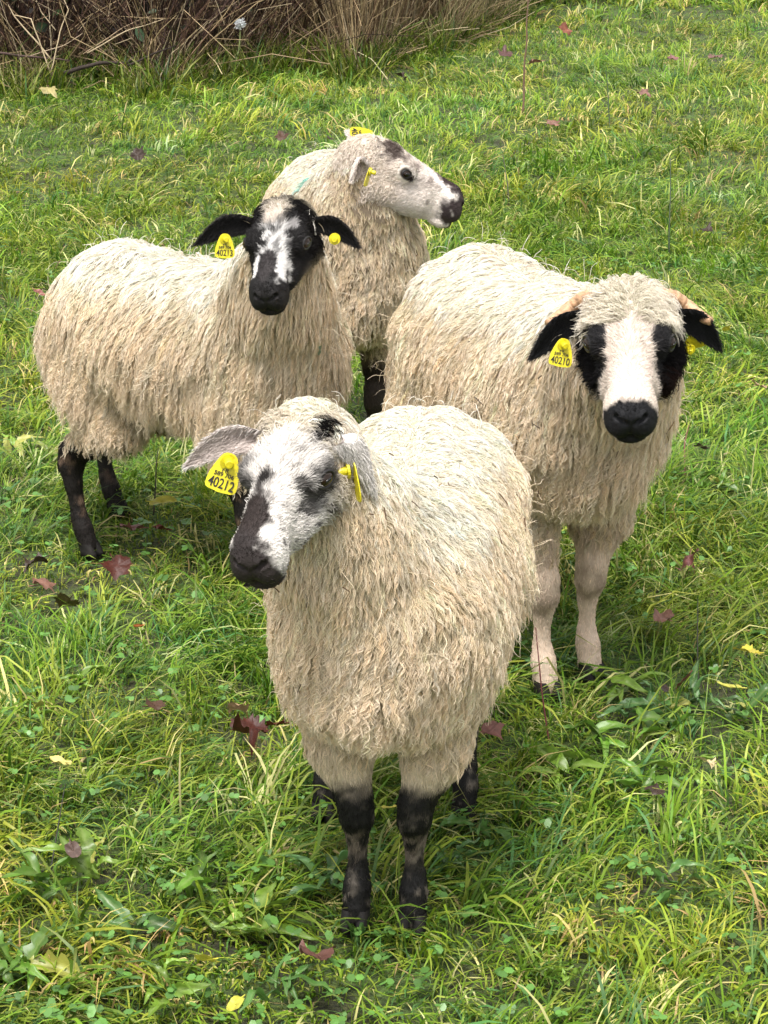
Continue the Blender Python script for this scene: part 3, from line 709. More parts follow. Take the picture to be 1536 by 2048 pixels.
lr = np.random.default_rng(51)
DR = (.050, .013, .008); RB = (.085, .022, .012); BR = (.06, .030, .017); PK = (.17, .085, .060); OR = (.38, .12, .04); DK = (.035, .021, .014); YE = (.40, .34, .04); TN = (.32, .21, .12)
LEAVES = [
 (497, 1448, .066, o_maple, DR, 'large curled dark red leaf in the grass left of the front sheep', -.3, .06),
 (552, 1436, .034, o_maple, RB, 'small bright red-brown leaf touching the front fleece at left', .3, .06),
 (475, 1405, .038, o_maple, TN, 'pale tan leaf propped above the large dark red curled leaf', .9, .06),
 (70, 1112, .050, o_maple, DK, 'dark purple-brown leaf left of the black hind hoof', .3, .04),
 (84, 1158, .042, o_maple, PK, 'light pinkish brown leaf at the left edge below the dark purple one', .2, .04),
 (133, 1190, .050, o_maple, (.06, .045, .015), 'olive-brown leaf standing upright in the grass at the left', 1.1, .05),
 (236, 1122, .058, o_maple, DR, 'large wet maroon leaf just right of the black hind hoof', .6, .04),
 (262, 1043, .055, o_maple, (.13, .05, .04), 'brown leaf lying under the belly of the left sheep', .2, .03),
 (322, 1044, .036, o_maple, (.10, .018, .012), 'small crimson leaf lying under the belly of the left sheep', .2, .03),
 (276, 1237, .020, o_oval, OR, 'small orange leaf perched on grass in the left half', .9, .08),
 (146, 1688, .042, o_oval, (.075, .048, .038), 'flat purple-grey leaf near the left edge in the foreground', .1, .05),
 (630, 1886, .050, o_maple, (.09, .04, .03), 'dark brown crumpled leaf just left of the front hooves', .3, .05),
 (1326, 1221, .042, o_maple, PK, 'pinkish brown leaf in the grass right of the cream forelegs', .3, .05),
 (1380, 1102, .050, o_maple, (.10, .035, .03), 'dark red-brown leaf in the pale tussock at the right', .6, .04),
 (1367, 1352, .040, o_oval, (.09, .03, .02), 'dark brown leaf standing on edge right of the cream hooves', 1.2, .05),
 (1330, 1368, .026, o_oval, DK, 'small blackish leaf beside the one standing on edge', .2, .04),
 (986, 1450, .040, o_maple, (.16, .07, .055), 'brown leaf between the front fleece and the ram', .4, .04),
 (1310, 1566, .034, o_maple, DK, 'dark leaf half hidden by green weeds in the lower right', .3, .04),
 (1516, 775, .046, o_maple, TN, 'tan leaf at the right edge level with the black muzzle', .3, .06),
 (310, 1402, .036, o_maple, BR, 'dull brown leaf sunk in the grass left of the curled red one', .2, .03),
 (660, 1010, .03, o_oval, BR, 'brown leaf on the grass behind the front sheep', .2, .03),
 (1405, 890, .034, o_maple, (.05, .03, .03), 'blackish leaf right of the ram fleece beside a thin stalk', .3, .05),
 (870, 522, .060, o_maple, (.13, .06, .045), 'brown leaf behind the gap between profile sheep and ram', .3, .05),
 (275, 300, .075, o_maple, DK, 'dark leaf alone in the grass at the upper left', .5, .06),
 (563, 272, .07, o_maple, BR, 'brown leaf on the far grass left of the raised ear', .3, .05),
 (662, 273, .05, o_maple, DK, 'small dark leaf just left of the raised white ear', .3, .05),
 (1285, 186, .08, o_maple, (.15, .08, .06), 'brown leaf on the far grass at the upper right', .4, .06),
 (1130, 56, .10, o_maple, (.17, .06, .035), 'reddish brown leaf near the top edge right of centre', .5, .08),
 (1105, 240, .07, o_maple, PK, 'pinkish leaf below the tall brown stalk', .8, .07),
 (1010, 112, .11, o_maple, (.08, .04, .035), 'dark brown leaf at the right foot of the dry grass', .3, .05),
 (1072, 130, .10, o_maple, (.20, .10, .07), 'russet leaf just right of the dry grass foot', .3, .05),
 (1430, 118, .10, o_maple, (.13, .07, .055), 'brown leaf clump on the bank at the upper right', .3, .06),
 (1345, 120, .08, o_maple, (.17, .08, .07), 'mauve-brown leaf on the far bank left of the brown clump', .3, .06),
 (98, 178, .10, o_maple, (.26, .22, .09), 'pale yellow leaf at the grass edge below the left twigs', .5, .08),
 (800, 152, .08, o_maple, DK, 'dark leaf in the grass under the middle of the dry stems', .3, .05),
 (78, 576, .045, o_oval, (.25, .10, .085), 'pink leaf just left of the left sheep rump', .8, .16),
 (1412, 455, .06, o_maple, DK, 'dark leaf in the grass right of the profile muzzle', .4, .05),
 (980, 700, .05, o_maple, BR, 'brown leaf hidden beside the ram', .3, .04),
 (1495, 1290, .050, o_maple, YE, 'bright yellow leaf at the right edge', .4, .06),
 (1460, 1362, .045, o_oval, (.36, .34, .06), 'long yellow leaf lying flat right of the dark upright leaf', .2, .06),
 (325, 992, .060, o_oval, (.30, .27, .03), 'olive yellow leaf beneath the belly of the left sheep', .2, .05),
 (412, 1898, .046, o_oval, (.46, .42, .045), 'bright yellow wedge leaf in the left foreground', .9, .07),
 (120, 1512, .045, o_oval, (.42, .37, .12), 'pale yellow curled leaf in the left foreground grass', .3, .06),
 (470, 1985, .035, o_oval, (.38, .36, .05), 'yellow leaf flat among blades at the bottom left', .2, .06),
 (775, 1598, .028, o_oval, (.50, .44, .08), 'round yellowing leaf between the front legs', .3, .05),
 (1452, 668, .03, o_oval, (.42, .38, .04), 'small yellow leaf upright right of the ram ear', 1.1, .08),
 (1418, 1510, .03, o_maple, (.45, .36, .2), 'beige scrap of leaf in weeds at the lower right', .3, .05),
]
for (u, v, sz, sh, c, lab, tl, z) in LEAVES:
    place_leaf('fallen_leaf', u, v, sz * (.80 if v > 600 else .62), sh, c, lab, 'leaf', lr, tilt=(tl * .8, tl * .4), z=z + .03, curl=lr.uniform(.4, .9) if sh is o_maple else .25, group='autumn leaves fallen in the grass')

# ------------------------------------------------------------------ broad-leaved weeds (rosettes)
def blade_leaf(length, width, lobes, r, arch=.5):
    n = 19; t = np.linspace(0, 1, n); w = width * (np.sin(math.pi * np.clip(t, 0, 1) ** .75) ** .8) * (1 + lobes * 1.6 * (2 * np.abs((t * 5.5 + r.random()) % 1 - .5) * 2 - 1) * (1 - t * .4)); w[0] = .003; w[-1] = .0006
    x = length * t; z = length * (arch * t - arch * 1.15 * t * t); V = []
    for i in range(n):
        for s in (-1, -.5, 0, .5, 1): V.append((x[i], s * w[i] / 2, z[i] + abs(s) * w[i] * .22 + .002 * math.sin(9 * t[i] + s * 3)))
    V = np.array(V); F = [(i * 5 + j, i * 5 + j + 1, i * 5 + j + 6, i * 5 + j + 5) for i in range(n - 1) for j in range(4)]
    return V, np.array(F)
def rosette(u, v, nl, length, lobes, colr, label, r, name='dandelion', pos=None, wf=.24, lift=.3):
    p = ground(u, v) ; p[2] = G(p) + .015
    root = bpy.data.objects.new(name, None); col.objects.link(root); root.location = p; root.empty_display_size = .05
    tag(root, label, 'plant', 'broad-leaved weeds growing in the grass')
    nl = nl + r.integers(1, 5); a0 = r.uniform(0, 6.283)
    for k in range(nl):
        L = length * r.uniform(.4, 1.15); V, F = blade_leaf(L, L * wf * r.uniform(.7, 1.3), lobes, r, arch=r.uniform(.1, 1.0))
        V[:, 2] += L * .10 * noise(V, L * .25, r.integers(0, 300)); V[:, 1] += L * r.normal(0, .22) * (V[:, 0] / L) ** 2
        c = np.array(colr) * r.uniform(.6, 1.25)
        if r.random() < .07: c = np.array((.30, .30, .06))
        C = np.tile(c, (len(V), 1)) * (1 + .3 * noise(V, .018, r.integers(0, 300)))[:, None]; mid = np.arange(len(V)) % 5 == 2; C[mid] = C[mid] * .75 + np.array((.30, .34, .14)) * .25
        o = link('leaf', mesh_np('leaf', V, F, np.clip(C, .01, .8), mats=(M_LEAF,)), root); o.rotation_euler = (r.normal(0, .45), -r.uniform(-.1, lift * 1.8), a0 + 6.283 * (k + r.uniform(-.6, .6)) / nl)
        o.location = (r.normal(0, .012), r.normal(0, .012), r.uniform(0, .02))
    return root
pr_ = np.random.default_rng(77)
G1 = (.10, .21, .022); G2 = (.16, .27, .03); G3 = (.065, .15, .03); G4 = (.08, .18, .05)
WEEDS = [
 (185, 1762, 6, .105, .25, G2, 'bright jagged dandelion with broad leaves in the left foreground'),
 (90, 1800, 6, .10, .1, G1, 'smooth leafy plant at the far left of the foreground'),
 (395, 1800, 6, .10, .35, G1, 'toothed dandelion left of the front hooves'),
 (260, 1872, 6, .085, .2, G3, 'darker low rosette below the bright jagged dandelion'),
 (500, 1870, 5, .09, .1, G2, 'strap-leaved plant left of the crumpled brown leaf'),
 (30, 1960, 6, .10, .3, G1, 'toothed rosette in the bottom left corner'),
 (345, 1990, 6, .09, .25, G2, 'yellow-green rosette at the bottom edge left of centre'),
 (660, 1790, 5, .08, .05, G4, 'lance-leaved plant against the left front hoof'),
 (560, 1990, 6, .08, .05, G3, 'dark rosette at the bottom edge'),
 (1235, 1385, 5, .085, .02, G2, 'round-leaved bright plant just right of the cream hooves'),
 (1262, 1440, 6, .075, .05, G4, 'bluish broad-leaved plant below the cream hooves'),
 (1330, 1475, 6, .07, .15, G1, 'toothed rosette in the weedy patch at the lower right'),
 (1400, 1420, 6, .075, .05, G4, 'pale green plant in the weedy patch near the right edge'),
 (1480, 1440, 6, .08, .05, G3, 'dark leafy plant at the right edge of the weedy patch'),
 (1190, 1500, 6, .08, .05, G1, 'broad smooth rosette left of the weedy patch'),
 (1120, 1560, 5, .10, .05, G2, 'long-leaved plant right of the front sheep hind hoof'),
 (1270, 1590, 6, .08, .1, G1, 'leafy rosette beside the half-hidden dark leaf'),
 (1400, 1570, 6, .075, .1, G2, 'light rosette in the lower right weeds'),
 (1500, 1560, 6, .08, .1, G1, 'rosette at the right edge below the weedy patch'),
 (900, 1740, 6, .06, .3, G4, 'feathery small plant right of the front hooves'),
 (960, 1680, 6, .065, .3, G3, 'lobed small plant behind the feathery one'),
 (680, 1640, 5, .07, .02, G1, 'flat broad leaf plant between the left legs'),
 (820, 1500, 5, .09, .0, G2, 'leafy plant seen between the front legs'),
 (1180, 1140, 4, .10, .0, G3, 'single broad-leaved plant right of the ram knees'),
 (265, 1320, 5, .045, .0, G1, 'little round-leaved plant in the left grass'),
 (170, 1370, 5, .05, .0, G2, 'pale heart-leaved plant near the left edge'),
 (60, 1440, 6, .055, .1, G2, 'low rosette at the left edge half way down'),
 (215, 1600, 5, .045, .0, G4, 'small clover-like plant in the left foreground'),
 (1120, 1975, 5, .045, .2, G2, 'small lobed bright leaf cluster at the bottom right of centre'),
 (1350, 1780, 5, .06, .1, G3, 'dark low plant in the right foreground grass'),
 (120, 930, 5, .075, .0, (.20, .24, .04), 'yellowing strap-leaved plant left of the black hind legs'),
 (45, 905, 5, .065, .1, G2, 'bright weed at the left edge behind the hind legs'),
 (560, 1290, 5, .06, .0, G3, 'dark leafy plant left of the front fleece'),
 (1430, 990, 6, .08, .05, G1, 'leafy weed right of the ram chest'),
]
for w in WEEDS: rosette(*w[:6], w[6], pr_, lift=.35)

CLEAR = [(float(ground(u, v)[0]), float(ground(u, v)[1]), sz * 1.0, .25) for (u, v, sz, *_) in LEAVES] + [(float(ground(w[0], w[1])[0]), float(ground(w[0], w[1])[1]), w[3] * .45, .6) for w in WEEDS]
gr = np.random.default_rng(33)
#            y0   y1   tufts per fill  len width
grass_layer('grass', ((1.6, 3.2, 1650, 17, 24000, 1.0, .0032), (3.2, 5.0, 2600, 17, 27000, .98, .0031), (5.0, 8.0, 4000, 13, 40000, .92, .0037), (8.0, 13.5, 5500, 10, 48000, .95, .0046), (13.5, 19.0, 3200, 10, 14000, 1.3, .008)), gr)

OUTER[0] = True      # the pasture goes on at both sides
grass_layer('grass', ((1.2, 5.0, 1300, 14, 7000, 1.05, .0056), (5.0, 9.5, 1800, 12, 8000, 1.0, .0066), (9.5, 15.0, 1500, 10, 6000, 1.2, .009)), gr)
OUTER[0] = False
# clover and tiny herbs: nobody could count them
def make_herbs():
    r = np.random.default_rng(90); n = 4200; P = frustum_pts(n, 1.9, 7.0, r, .9); P = P[fbm(P, .5, 260) + r.normal(0, .35, n) > .1]; n = len(P)
    Vs, Fs, Cs = [], [], []; off = 0; A = np.linspace(0, 6.283, 7)[:-1]
    for k in range(3):
        a = r.uniform(0, 6.283, n) + 0 * k if k == 0 else a + 2.1
        s = r.uniform(.003, .0075, n) if k == 0 else s
        h = r.uniform(.015, .06, n) if k == 0 else h
        c = P + np.stack([np.cos(a) * s, np.sin(a) * s, ground_z(P[:, 0], P[:, 1]) + h], 1)
        tl = r.normal(0, .35, (n, 2))
        ring = np.stack([np.stack([c[:, 0] + s * math.cos(b) , c[:, 1] + s * math.sin(b), c[:, 2] + s * (tl[:, 0] * math.cos(b) + tl[:, 1] * math.sin(b))], 1) for b in A], 1)
        V = ring.reshape(-1, 3); base = off + np.arange(n)[:, None] * 6
        Fs.append(np.concatenate([base + np.array([0, 1, 2, 3]), base + np.array([0, 3, 4, 5])])); Vs.append(V)
        cc = np.array([(.08, .18, .035)]) * r.uniform(.7, 1.6, (n, 1)); Cs.append(np.repeat(cc, 6, 0)); off += n * 6
    link('clover', mesh_np('clover', np.concatenate(Vs), np.concatenate(Fs), np.concatenate(Cs), mats=(M_LEAF,)), kind='stuff')
make_herbs()

# ------------------------------------------------------------------ rough edge: bank, dry grass, brambles
def make_bank():
    xs = np.linspace(-9, 2.4, 90); ts = np.linspace(0, 1, 26); V = []
    for x in xs:
        y0 = float(hedge_y(x)) + .45
        for t in ts: V.append((x, y0 + t * 5, -.05 + 1.0 * (1 - math.exp(-3.0 * t)) * min(1, (2.4 - x) / .9) ))
    V = np.array(V); V[:, 2] += .12 * fbm(V, .5, 270); F = [(i * 26 + j, i * 26 + j + 1, (i + 1) * 26 + j + 1, (i + 1) * 26 + j) for i in range(89) for j in range(25)]
    m = plain_mat('bank_soil', (.028, .018, .012), .9, .2, nscale=14, namt=.6, bump=.8)
    link('bank', mesh_np('bank', V, np.array(F)[:, ::-1], mats=(m,)), kind='structure')
make_bank()
def ribbons(P0, D, L, W, C, r, segs=3, droop=.3, kinkp=.3):
    """three-sided stems"""
    n = len(P0); cur = P0.copy(); ctr = [cur]; d = unit(D)
    for k in range(segs):
        cur = cur + d * (L / segs)[:, None]; ctr.append(cur)
        kk = (r.random(n) < kinkp)[:, None]
        d = unit(d + r.normal(0, .10, (n, 3)) + kk * r.normal(0, .6, (n, 3)) * (k > 0) - np.array([0, 0, droop]) * (k + 1) / segs * .6)
    ctr = np.stack(ctr, 1); K = segs + 1
    a = unit(np.cross(d, r.normal(0, 1, (n, 3)))); b = unit(np.cross(d, a))
    taper = np.linspace(1, .45, K)[None, :, None] * W[:, None, None]
    V = np.stack([ctr + (a[:, None] * math.cos(t) + b[:, None] * math.sin(t)) * taper for t in (0, 2.094, 4.189)], 2)   # n,K,3,3
    V = V.reshape(-1, 3); base = np.arange(n)[:, None] * K * 3
    F = np.concatenate([base + np.array([k * 3 + j, k * 3 + (j + 1) % 3, (k + 1) * 3 + (j + 1) % 3, (k + 1) * 3 + j]) for k in range(segs) for j in range(3)])
    return V, F, np.repeat(C, K * 3, 0)
def make_rough():
    r = np.random.default_rng(120)
    def band(n, x0, x1, d0, d1):
        x = r.uniform(x0, x1, n); y = hedge_y(x) + r.uniform(d0, d1, n); return np.stack([x, y, ground_z(x, y) - .02], 1)
    parts = []
    # dense straw-coloured clump
    def stems(n, x0, x1, d0, d1, lmin, lmax, w, cols, lean=.18, droop=.3):
        P = band(n, x0, x1, d0, d1); D = np.stack([r.normal(0, lean, n), r.normal(-.05, lean, n), np.ones(n)], 1)
        c = np.array(cols)[r.integers(0, len(cols), n)] * r.uniform(.6, 1.25, (n, 1))
        parts.append(ribbons(P, D, r.uniform(lmin, lmax, n), r.uniform(.5, 1.3, n) * w, c, r, droop=droop))
    ST = [(.50, .37, .21), (.42, .30, .17), (.34, .25, .14), (.55, .44, .29)]; BRN = [(.12, .07, .04), (.10, .055, .04), (.21, .12, .08), (.12, .07, .06)]; DKS = [(.04, .025, .02), (.06, .035, .028), (.08, .05, .04)]
    stems(2600, -.45, .35, -.05, .7, .4, 1.3, .0034, ST + BRN[:1], .20)
    stems(500, -.5, .6, -.1, .6, .15, .5, .003, ST, 1.2, .3)
    stems(3400, .3, 1.12, -.25, .9, .3, .9, .0032, [(.44, .35, .20), (.34, .27, .13), (.50, .41, .25), (.24, .22, .10)], .3, .5)
    stems(3600, -2.6, -.4, -.05, .9, .3, 1.3, .0032, BRN + DKS, .5, .5)
    stems(1100, -2.6, -.3, -.1, .6, .3, 1.1, .0034, ST, .6, .6)
    stems(1800, -2.8, -.2, .1, 1.4, .6, 1.5, .005, DKS, .5, .2)
    stems(2200, -2.6, 1.0, -.25, .35, .12, .4, .003, ST + BRN + [(.16, .2, .05), (.12, .18, .04)], .7, .9)
    stems(3000, -9, -2.4, .0, 1.4, .4, 1.4, .006, BRN + DKS + ST[:1], .4)
    off = 0; Vs, Fs, Cs = [], [], []
    for V, F, C in parts: Vs.append(V); Fs.append(F + off); Cs.append(C); off += len(V)
    link('dry_grass', mesh_np('dry_grass', np.concatenate(Vs), np.concatenate(Fs), np.concatenate(Cs), mats=(M_DRY,)), kind='stuff')
    # green tall grass mixed in the foot of the rough, and long grass at the top right
    P = band(9000, -2.8, 1.1, -.5, .35); n = len(P); az = r.uniform(0, 6.283, n)
    x2 = r.uniform(.7, 3.2, 9000); y2 = r.uniform(14.2, 20, 9000); P2 = np.stack([x2, y2, ground_z(x2, y2)], 1); P = np.concatenate([P, P2]); m = len(P); az = r.uniform(0, 6.283, m)
    L = np.concatenate([r.uniform(.10, .30, n), r.uniform(.2, .5, m - n)]); c = GREENS[r.choice(len(GREENS), m, p=GW)] * r.uniform(.4, 1.0, (m, 1))
    V, Q, T, C = blades(P, az, np.abs(r.normal(.25, .25, m)), L, r.uniform(.004, .008, m), c, 3, r, 1.0)
    link('long_grass', mesh_np('long_grass', V, [Q, T], C, mats=(M_GRASS,)), kind='stuff')
    # bramble leaves in the shade
    P = np.concatenate([band(2600, -2.8, -.3, -.05, 1.0), band(2000, -9, -2.6, 0, 1.2), band(500, .4, 1.2, 0, .8)]); n = len(P); P[:, 2] += r.random(n) ** 1.5 * 1.1
    s = r.uniform(.018, .045, n); a = unit(r.normal(0, 1, (n, 3)) + np.array([0, -.3, .2])); b = unit(np.cross(a, r.normal(0, 1, (n, 3)))); c3 = np.cross(a, b)
    prof = [(-1, 0, 0), (-.5, .5, .12), (.2, .55, .15), (1, 0, 0), (.2, -.55, .15), (-.5, -.5, .12)]
    V = np.stack([P + s[:, None] * (b * q[0] + c3 * q[1] + a * q[2]) for q in prof], 1).reshape(-1, 3); base = np.arange(n)[:, None] * 6
    F = np.concatenate([base + np.array([0, 1, 2, 3]), base + np.array([0, 3, 4, 5])])
    pal = np.array([(.03, .06, .025), (.04, .085, .03), (.02, .04, .02), (.10, .05, .03), (.06, .05, .045), (.05, .09, .05)])
    link('bramble_leaves', mesh_np('bramble_leaves', V, F, np.repeat(pal[r.choice(6, n, p=[.28, .22, .2, .12, .1, .08])] * r.uniform(.6, 1.3, (n, 1)), 6, 0), mats=(M_LEAF,)), kind='stuff')
make_rough()

# single stalks and twigs one can pick out: (pixel path, depth offset behind the foot line)
def stalk(name, pts, Y, rad, colr, label, cat, group=None, mat=None):
    if name in ('dry_stalk', 'twig') and Y < 11.6: Y = Y * .955
    p = np.array([at(u, v, Y + k * .0) for k, (u, v) in enumerate(pts)]); p[:, 1] += np.linspace(0, .12, len(p)) * (1 if len(p) > 1 else 0)
    g = G(p[0]); p[:, 2] = np.maximum(p[:, 2], g + .01)
    t = np.linspace(0, 1, len(p)); tt = np.linspace(0, 1, max(10, 4 * len(p))); q = np.stack([np.interp(tt, t, p[:, k]) for k in range(3)], 1)
    q = q + .006 * np.stack([noise(q, .08, 5 + k) for k in range(3)], 1) * (Y / 10)
    V, F = tube(q, np.linspace(rad, rad * .5, len(q)) * (.7 if name == 'dry_stalk' else 1), 6); o0 = q[0].copy()
    C = np.tile(colr, (len(V), 1)) * (1 + .2 * noise(V, .05, 8))[:, None]
    o = link(name, mesh_np(name, V - o0, F, C, mats=(mat or M_DRY,)), loc=o0, label=label, cat=cat, group=group); return o
SL = (.46, .36, .23); SB = (.20, .12, .08); SD = (.035, .025, .02)
GS = 'bleached stalks leaning out of the undergrowth'
for pts, Y, rad, c, lab in (
 (((100, 145), (60, 40), (22, 36), (25, 37)), 11.0, .005, SL, 'bent pale stalk making an arch at the top left'),
 (((102, 118), (55, 70), (24, 37), (5, 10)), 11.05, .006, SL, 'thick bleached stalk slanting down to the right at the top left'),
 (((100, 145), (118, 65), (132, 22), (115, -10)), 11.0, .005, SL, 'pale stalk with a sharp kink near its top'),
 (((110, 60), (80, 30), (60, 0)), 11.2, .004, SL, 'short pale stalk behind the kinked one'),
 (((105, 105), (95, 40), (85, -10)), 11.3, .004, (.5, .42, .28), 'straight pale stalk just left of the kinked one'),
 (((175, 105), (250, 65), (320, 44)), 11.1, .005, SL, 'long bleached stalk lying to the right at mid left'),
 (((165, 110), (235, 62), (300, 38)), 11.2, .004, (.42, .30, .19), 'brown stalk lying just above the long bleached one'),
 (((60, 112), (120, 95), (160, 72)), 11.1, .004, (.5, .38, .26), 'thin stalk crossing the foot of the kinked stalk'),
 (((215, 45), (222, 0), (226, -20)), 11.4, .004, SL, 'upright pale stalk left of the white seed head'),
 (((655, 35), (700, 65), (752, 100)), 12.0, .005, SL, 'pale stalk slanting right in front of the straw clump'),
 (((776, 158), (745, 125), (700, 103)), 11.5, .004, (.55, .5, .3), 'curved green-tan stalk at the foot of the straw clump'),
 (((748, 125), (735, 85), (728, 78)), 11.8, .004, SL, 'short stalk rising from the curved one'),
 (((445, 148), (430, 130), (413, 112)), 11.2, .004, (.5, .42, .22), 'short stalk leaning in grass below the seed head'),
 ): stalk('dry_stalk', pts, Y, rad, c, lab, 'stalk', GS)
for pts, Y, rad, c, lab in (
 (((130, 148), (160, 136), (200, 128), (250, 130), (262, 122)), 11.0, .012, SD, 'dark fallen branch lying along the grass edge at the left'),
 (((255, 130), (300, 115), (345, 98)), 11.05, .006, SD, 'thin dark twig rising right from the fallen branch'),
 (((-20, 104), (60, 116), (135, 128)), 11.0, .007, (.08, .05, .045), 'long brown bramble stem reaching in from the left edge'),
 (((986, 134), (985, 100), (960, 60), (935, 10)), 13.2, .007, SD, 'dark bare twig leaning left at the edge of the straw'),
 (((975, 75), (1000, 35), (1006, -10)), 13.3, .005, SD, 'thin dark twig forking from the leaning one'),
 (((850, 132), (842, 60), (836, -15)), 12.5, .010, (.03, .035, .03), 'dark upright stem in the dry grass right of centre'),
 (((570, 60), (572, 0), (573, -20)), 12.0, .009, (.02, .015, .015), 'blackish stem at the left side of the straw clump'),
 ): stalk('twig', pts, Y, rad, c, lab, 'twig', None, M_TWIG)
for pts, Y, rad, c, lab in (
 (((1045, 238), (1050, 160), (1056, 60), (1058, -5)), float(ground(1045, 238)[1]), .006, (.13, .08, .05), 'tall thin brown stalk standing alone right of centre'),
 (((1338, 520), (1345, 400), (1350, 330)), None, .0028, (.05, .07, .04), 'thin dark grass stem right of the profile sheep'),
 (((1018, 425), (1015, 360), (1008, 320)), None, .003, (.05, .05, .03), 'thin dark stem in front of the profile muzzle'),
 (((1220, 265), (1221, 200), (1218, 150)), None, .003, (.04, .06, .03), 'slender upright stem in the far grass'),
 (((1100, 1500), (1088, 1400), (1082, 1310)), None, .0016, (.10, .02, .02), 'dark red seed stalk in front of the ram hoof'),
 (((1370, 960), (1376, 900), (1392, 880)), None, .0022, (.16, .06, .05), 'red-brown stalk right of the ram chest'),
 (((308, 1030), (308, 960), (307, 930)), None, .0018, (.03, .025, .015), 'dark stem standing under the belly of the left sheep'),
 (((1397, 1372), (1402, 1290), (1413, 1245)), None, .0016, (.03, .03, .02), 'thin black stem in the right-hand grass'),
 (((100, 1750), (104, 1690), (110, 1640)), None, .0014, (.03, .03, .02), 'thin black stem at the left foreground'),
 ): stalk('weed_stalk', pts, float(ground(*pts[0])[1]) if Y is None else Y, rad, c, lab, 'stalk')
# white seed head on its stem
def seed_head():
    p = at(480, 52, 11.0); g = at(455, 150, 11.0); g[2] = G(g)
    root = bpy.data.objects.new('seed_head', None); col.objects.link(root); root.location = g; tag(root, 'white fluffy seed head on a bent green stem at the foot of the undergrowth', 'plant')
    t = np.linspace(0, 1, 10)[:, None]; q = (p - g) * t + np.array([0.02, 0, 0]) * np.sin(t * 3.14); V, F = tube(q, .004, 6)
    link('stem', mesh_np('stem', V, F, np.tile((.30, .34, .14), (len(V), 1)), mats=(M_DRY,)), root)
    r = np.random.default_rng(5); n = 260; D = unit(r.normal(0, 1, (n, 3)) * (1, 1, .8)); P = np.tile(p - g, (n, 1)); pts = np.stack([P + D * s for s in (0, .012, .022)], 1) + np.array([0, 0, .01]); pts[:, 2] += r.normal(0, .006, (n, 3))
    link('tuft', curves_np('tuft', pts, np.full((n, 3), .0012), np.tile((.72, .74, .76), (n, 1)), M_WOOL), root)
seed_head()

ONLY = '1234'
# ------------------------------------------------------------------ the four sheep
CREAM = np.array((.86, .715, .55))
def wool_tone(P, N, warm=1.0):
    f = fbm(P, .13, 41)[:, None]; g = noise(P, .045, 44)[:, None]
    C = np.tile(CREAM, (len(P), 1)) * (1 + .08 * f) * (1 + .06 * g)
    C = paint(C, .5 * sstep(.1, .7, fbm(P, .10, 47))[:, None], (.78, .63, .45))         # yolk and lanolin stains
    C = paint(C, .55 * sstep(.42, .27, P[:, 2])[:, None] * (.6 + .4 * f), (.66, .54, .385))  # muddy lower fleece
    C = paint(C, .8 * (sstep(.54, .62, P[:, 2]) * sstep(.15, .65, N[:, 2]))[:, None], (.94, .90, .84))              # top-light highlight painted white into the upward-facing back
    return C

def legs(P, base, knee, lo, fwd_only=False):
    n = fbm(P, .02, 61); z = P[:, 2]; C = np.tile(base, (len(P), 1)).astype(float)
    return n, z, C

def body1(P):
    n, z, C = legs(P, (.68, .56, .42), 0, 0)
    dark = (.008, .007, .0065); m = sstep(.238, .205, z + .016 * n)
    C = paint(C, m[:, None], dark)
    C = paint(C, (sstep(.160, .140, z) * sstep(.085, .115, z) * sstep(.0, .6, fbm(P, .010, 67) + .25))[:, None] * .6, (.24, .19, .15))
    C = paint(C, (sstep(.2, .55, fbm(P, .012, 66)) * sstep(.25, .1, z))[:, None] * .4, (.30, .25, .2))
    return C
def body2(P):
    n, z, C = legs(P, (.42, .34, .25), 0, 0)
    C = paint(C, sstep(.27, .24, z + .02 * n)[:, None], (.012, .009, .008))
    C = paint(C, (sstep(.1, .5, n) * sstep(.06, .12, z) * sstep(.24, .2, z))[:, None] * .8, (.20, .13, .09)); return C
def body3(P):
    n, z, C = legs(P, (.36, .28, .2), 0, 0)
    return paint(C, sstep(.30, .25, z + .02 * n)[:, None], (.035, .025, .02))
def body4(P):
    n, z, C = legs(P, (.64, .50, .39), 0, 0)
    C = paint(C, (sstep(.21, .185, z + .008 * n) * sstep(.115, .15, z + .01 * n) * sstep(-.5, .3, fbm(P, .016, 68)))[:, None] * .55, (.15, .10, .07))
    C = paint(C, (sstep(.03, .01, z))[:, None] * .7, (.3, .2, .15)); return C

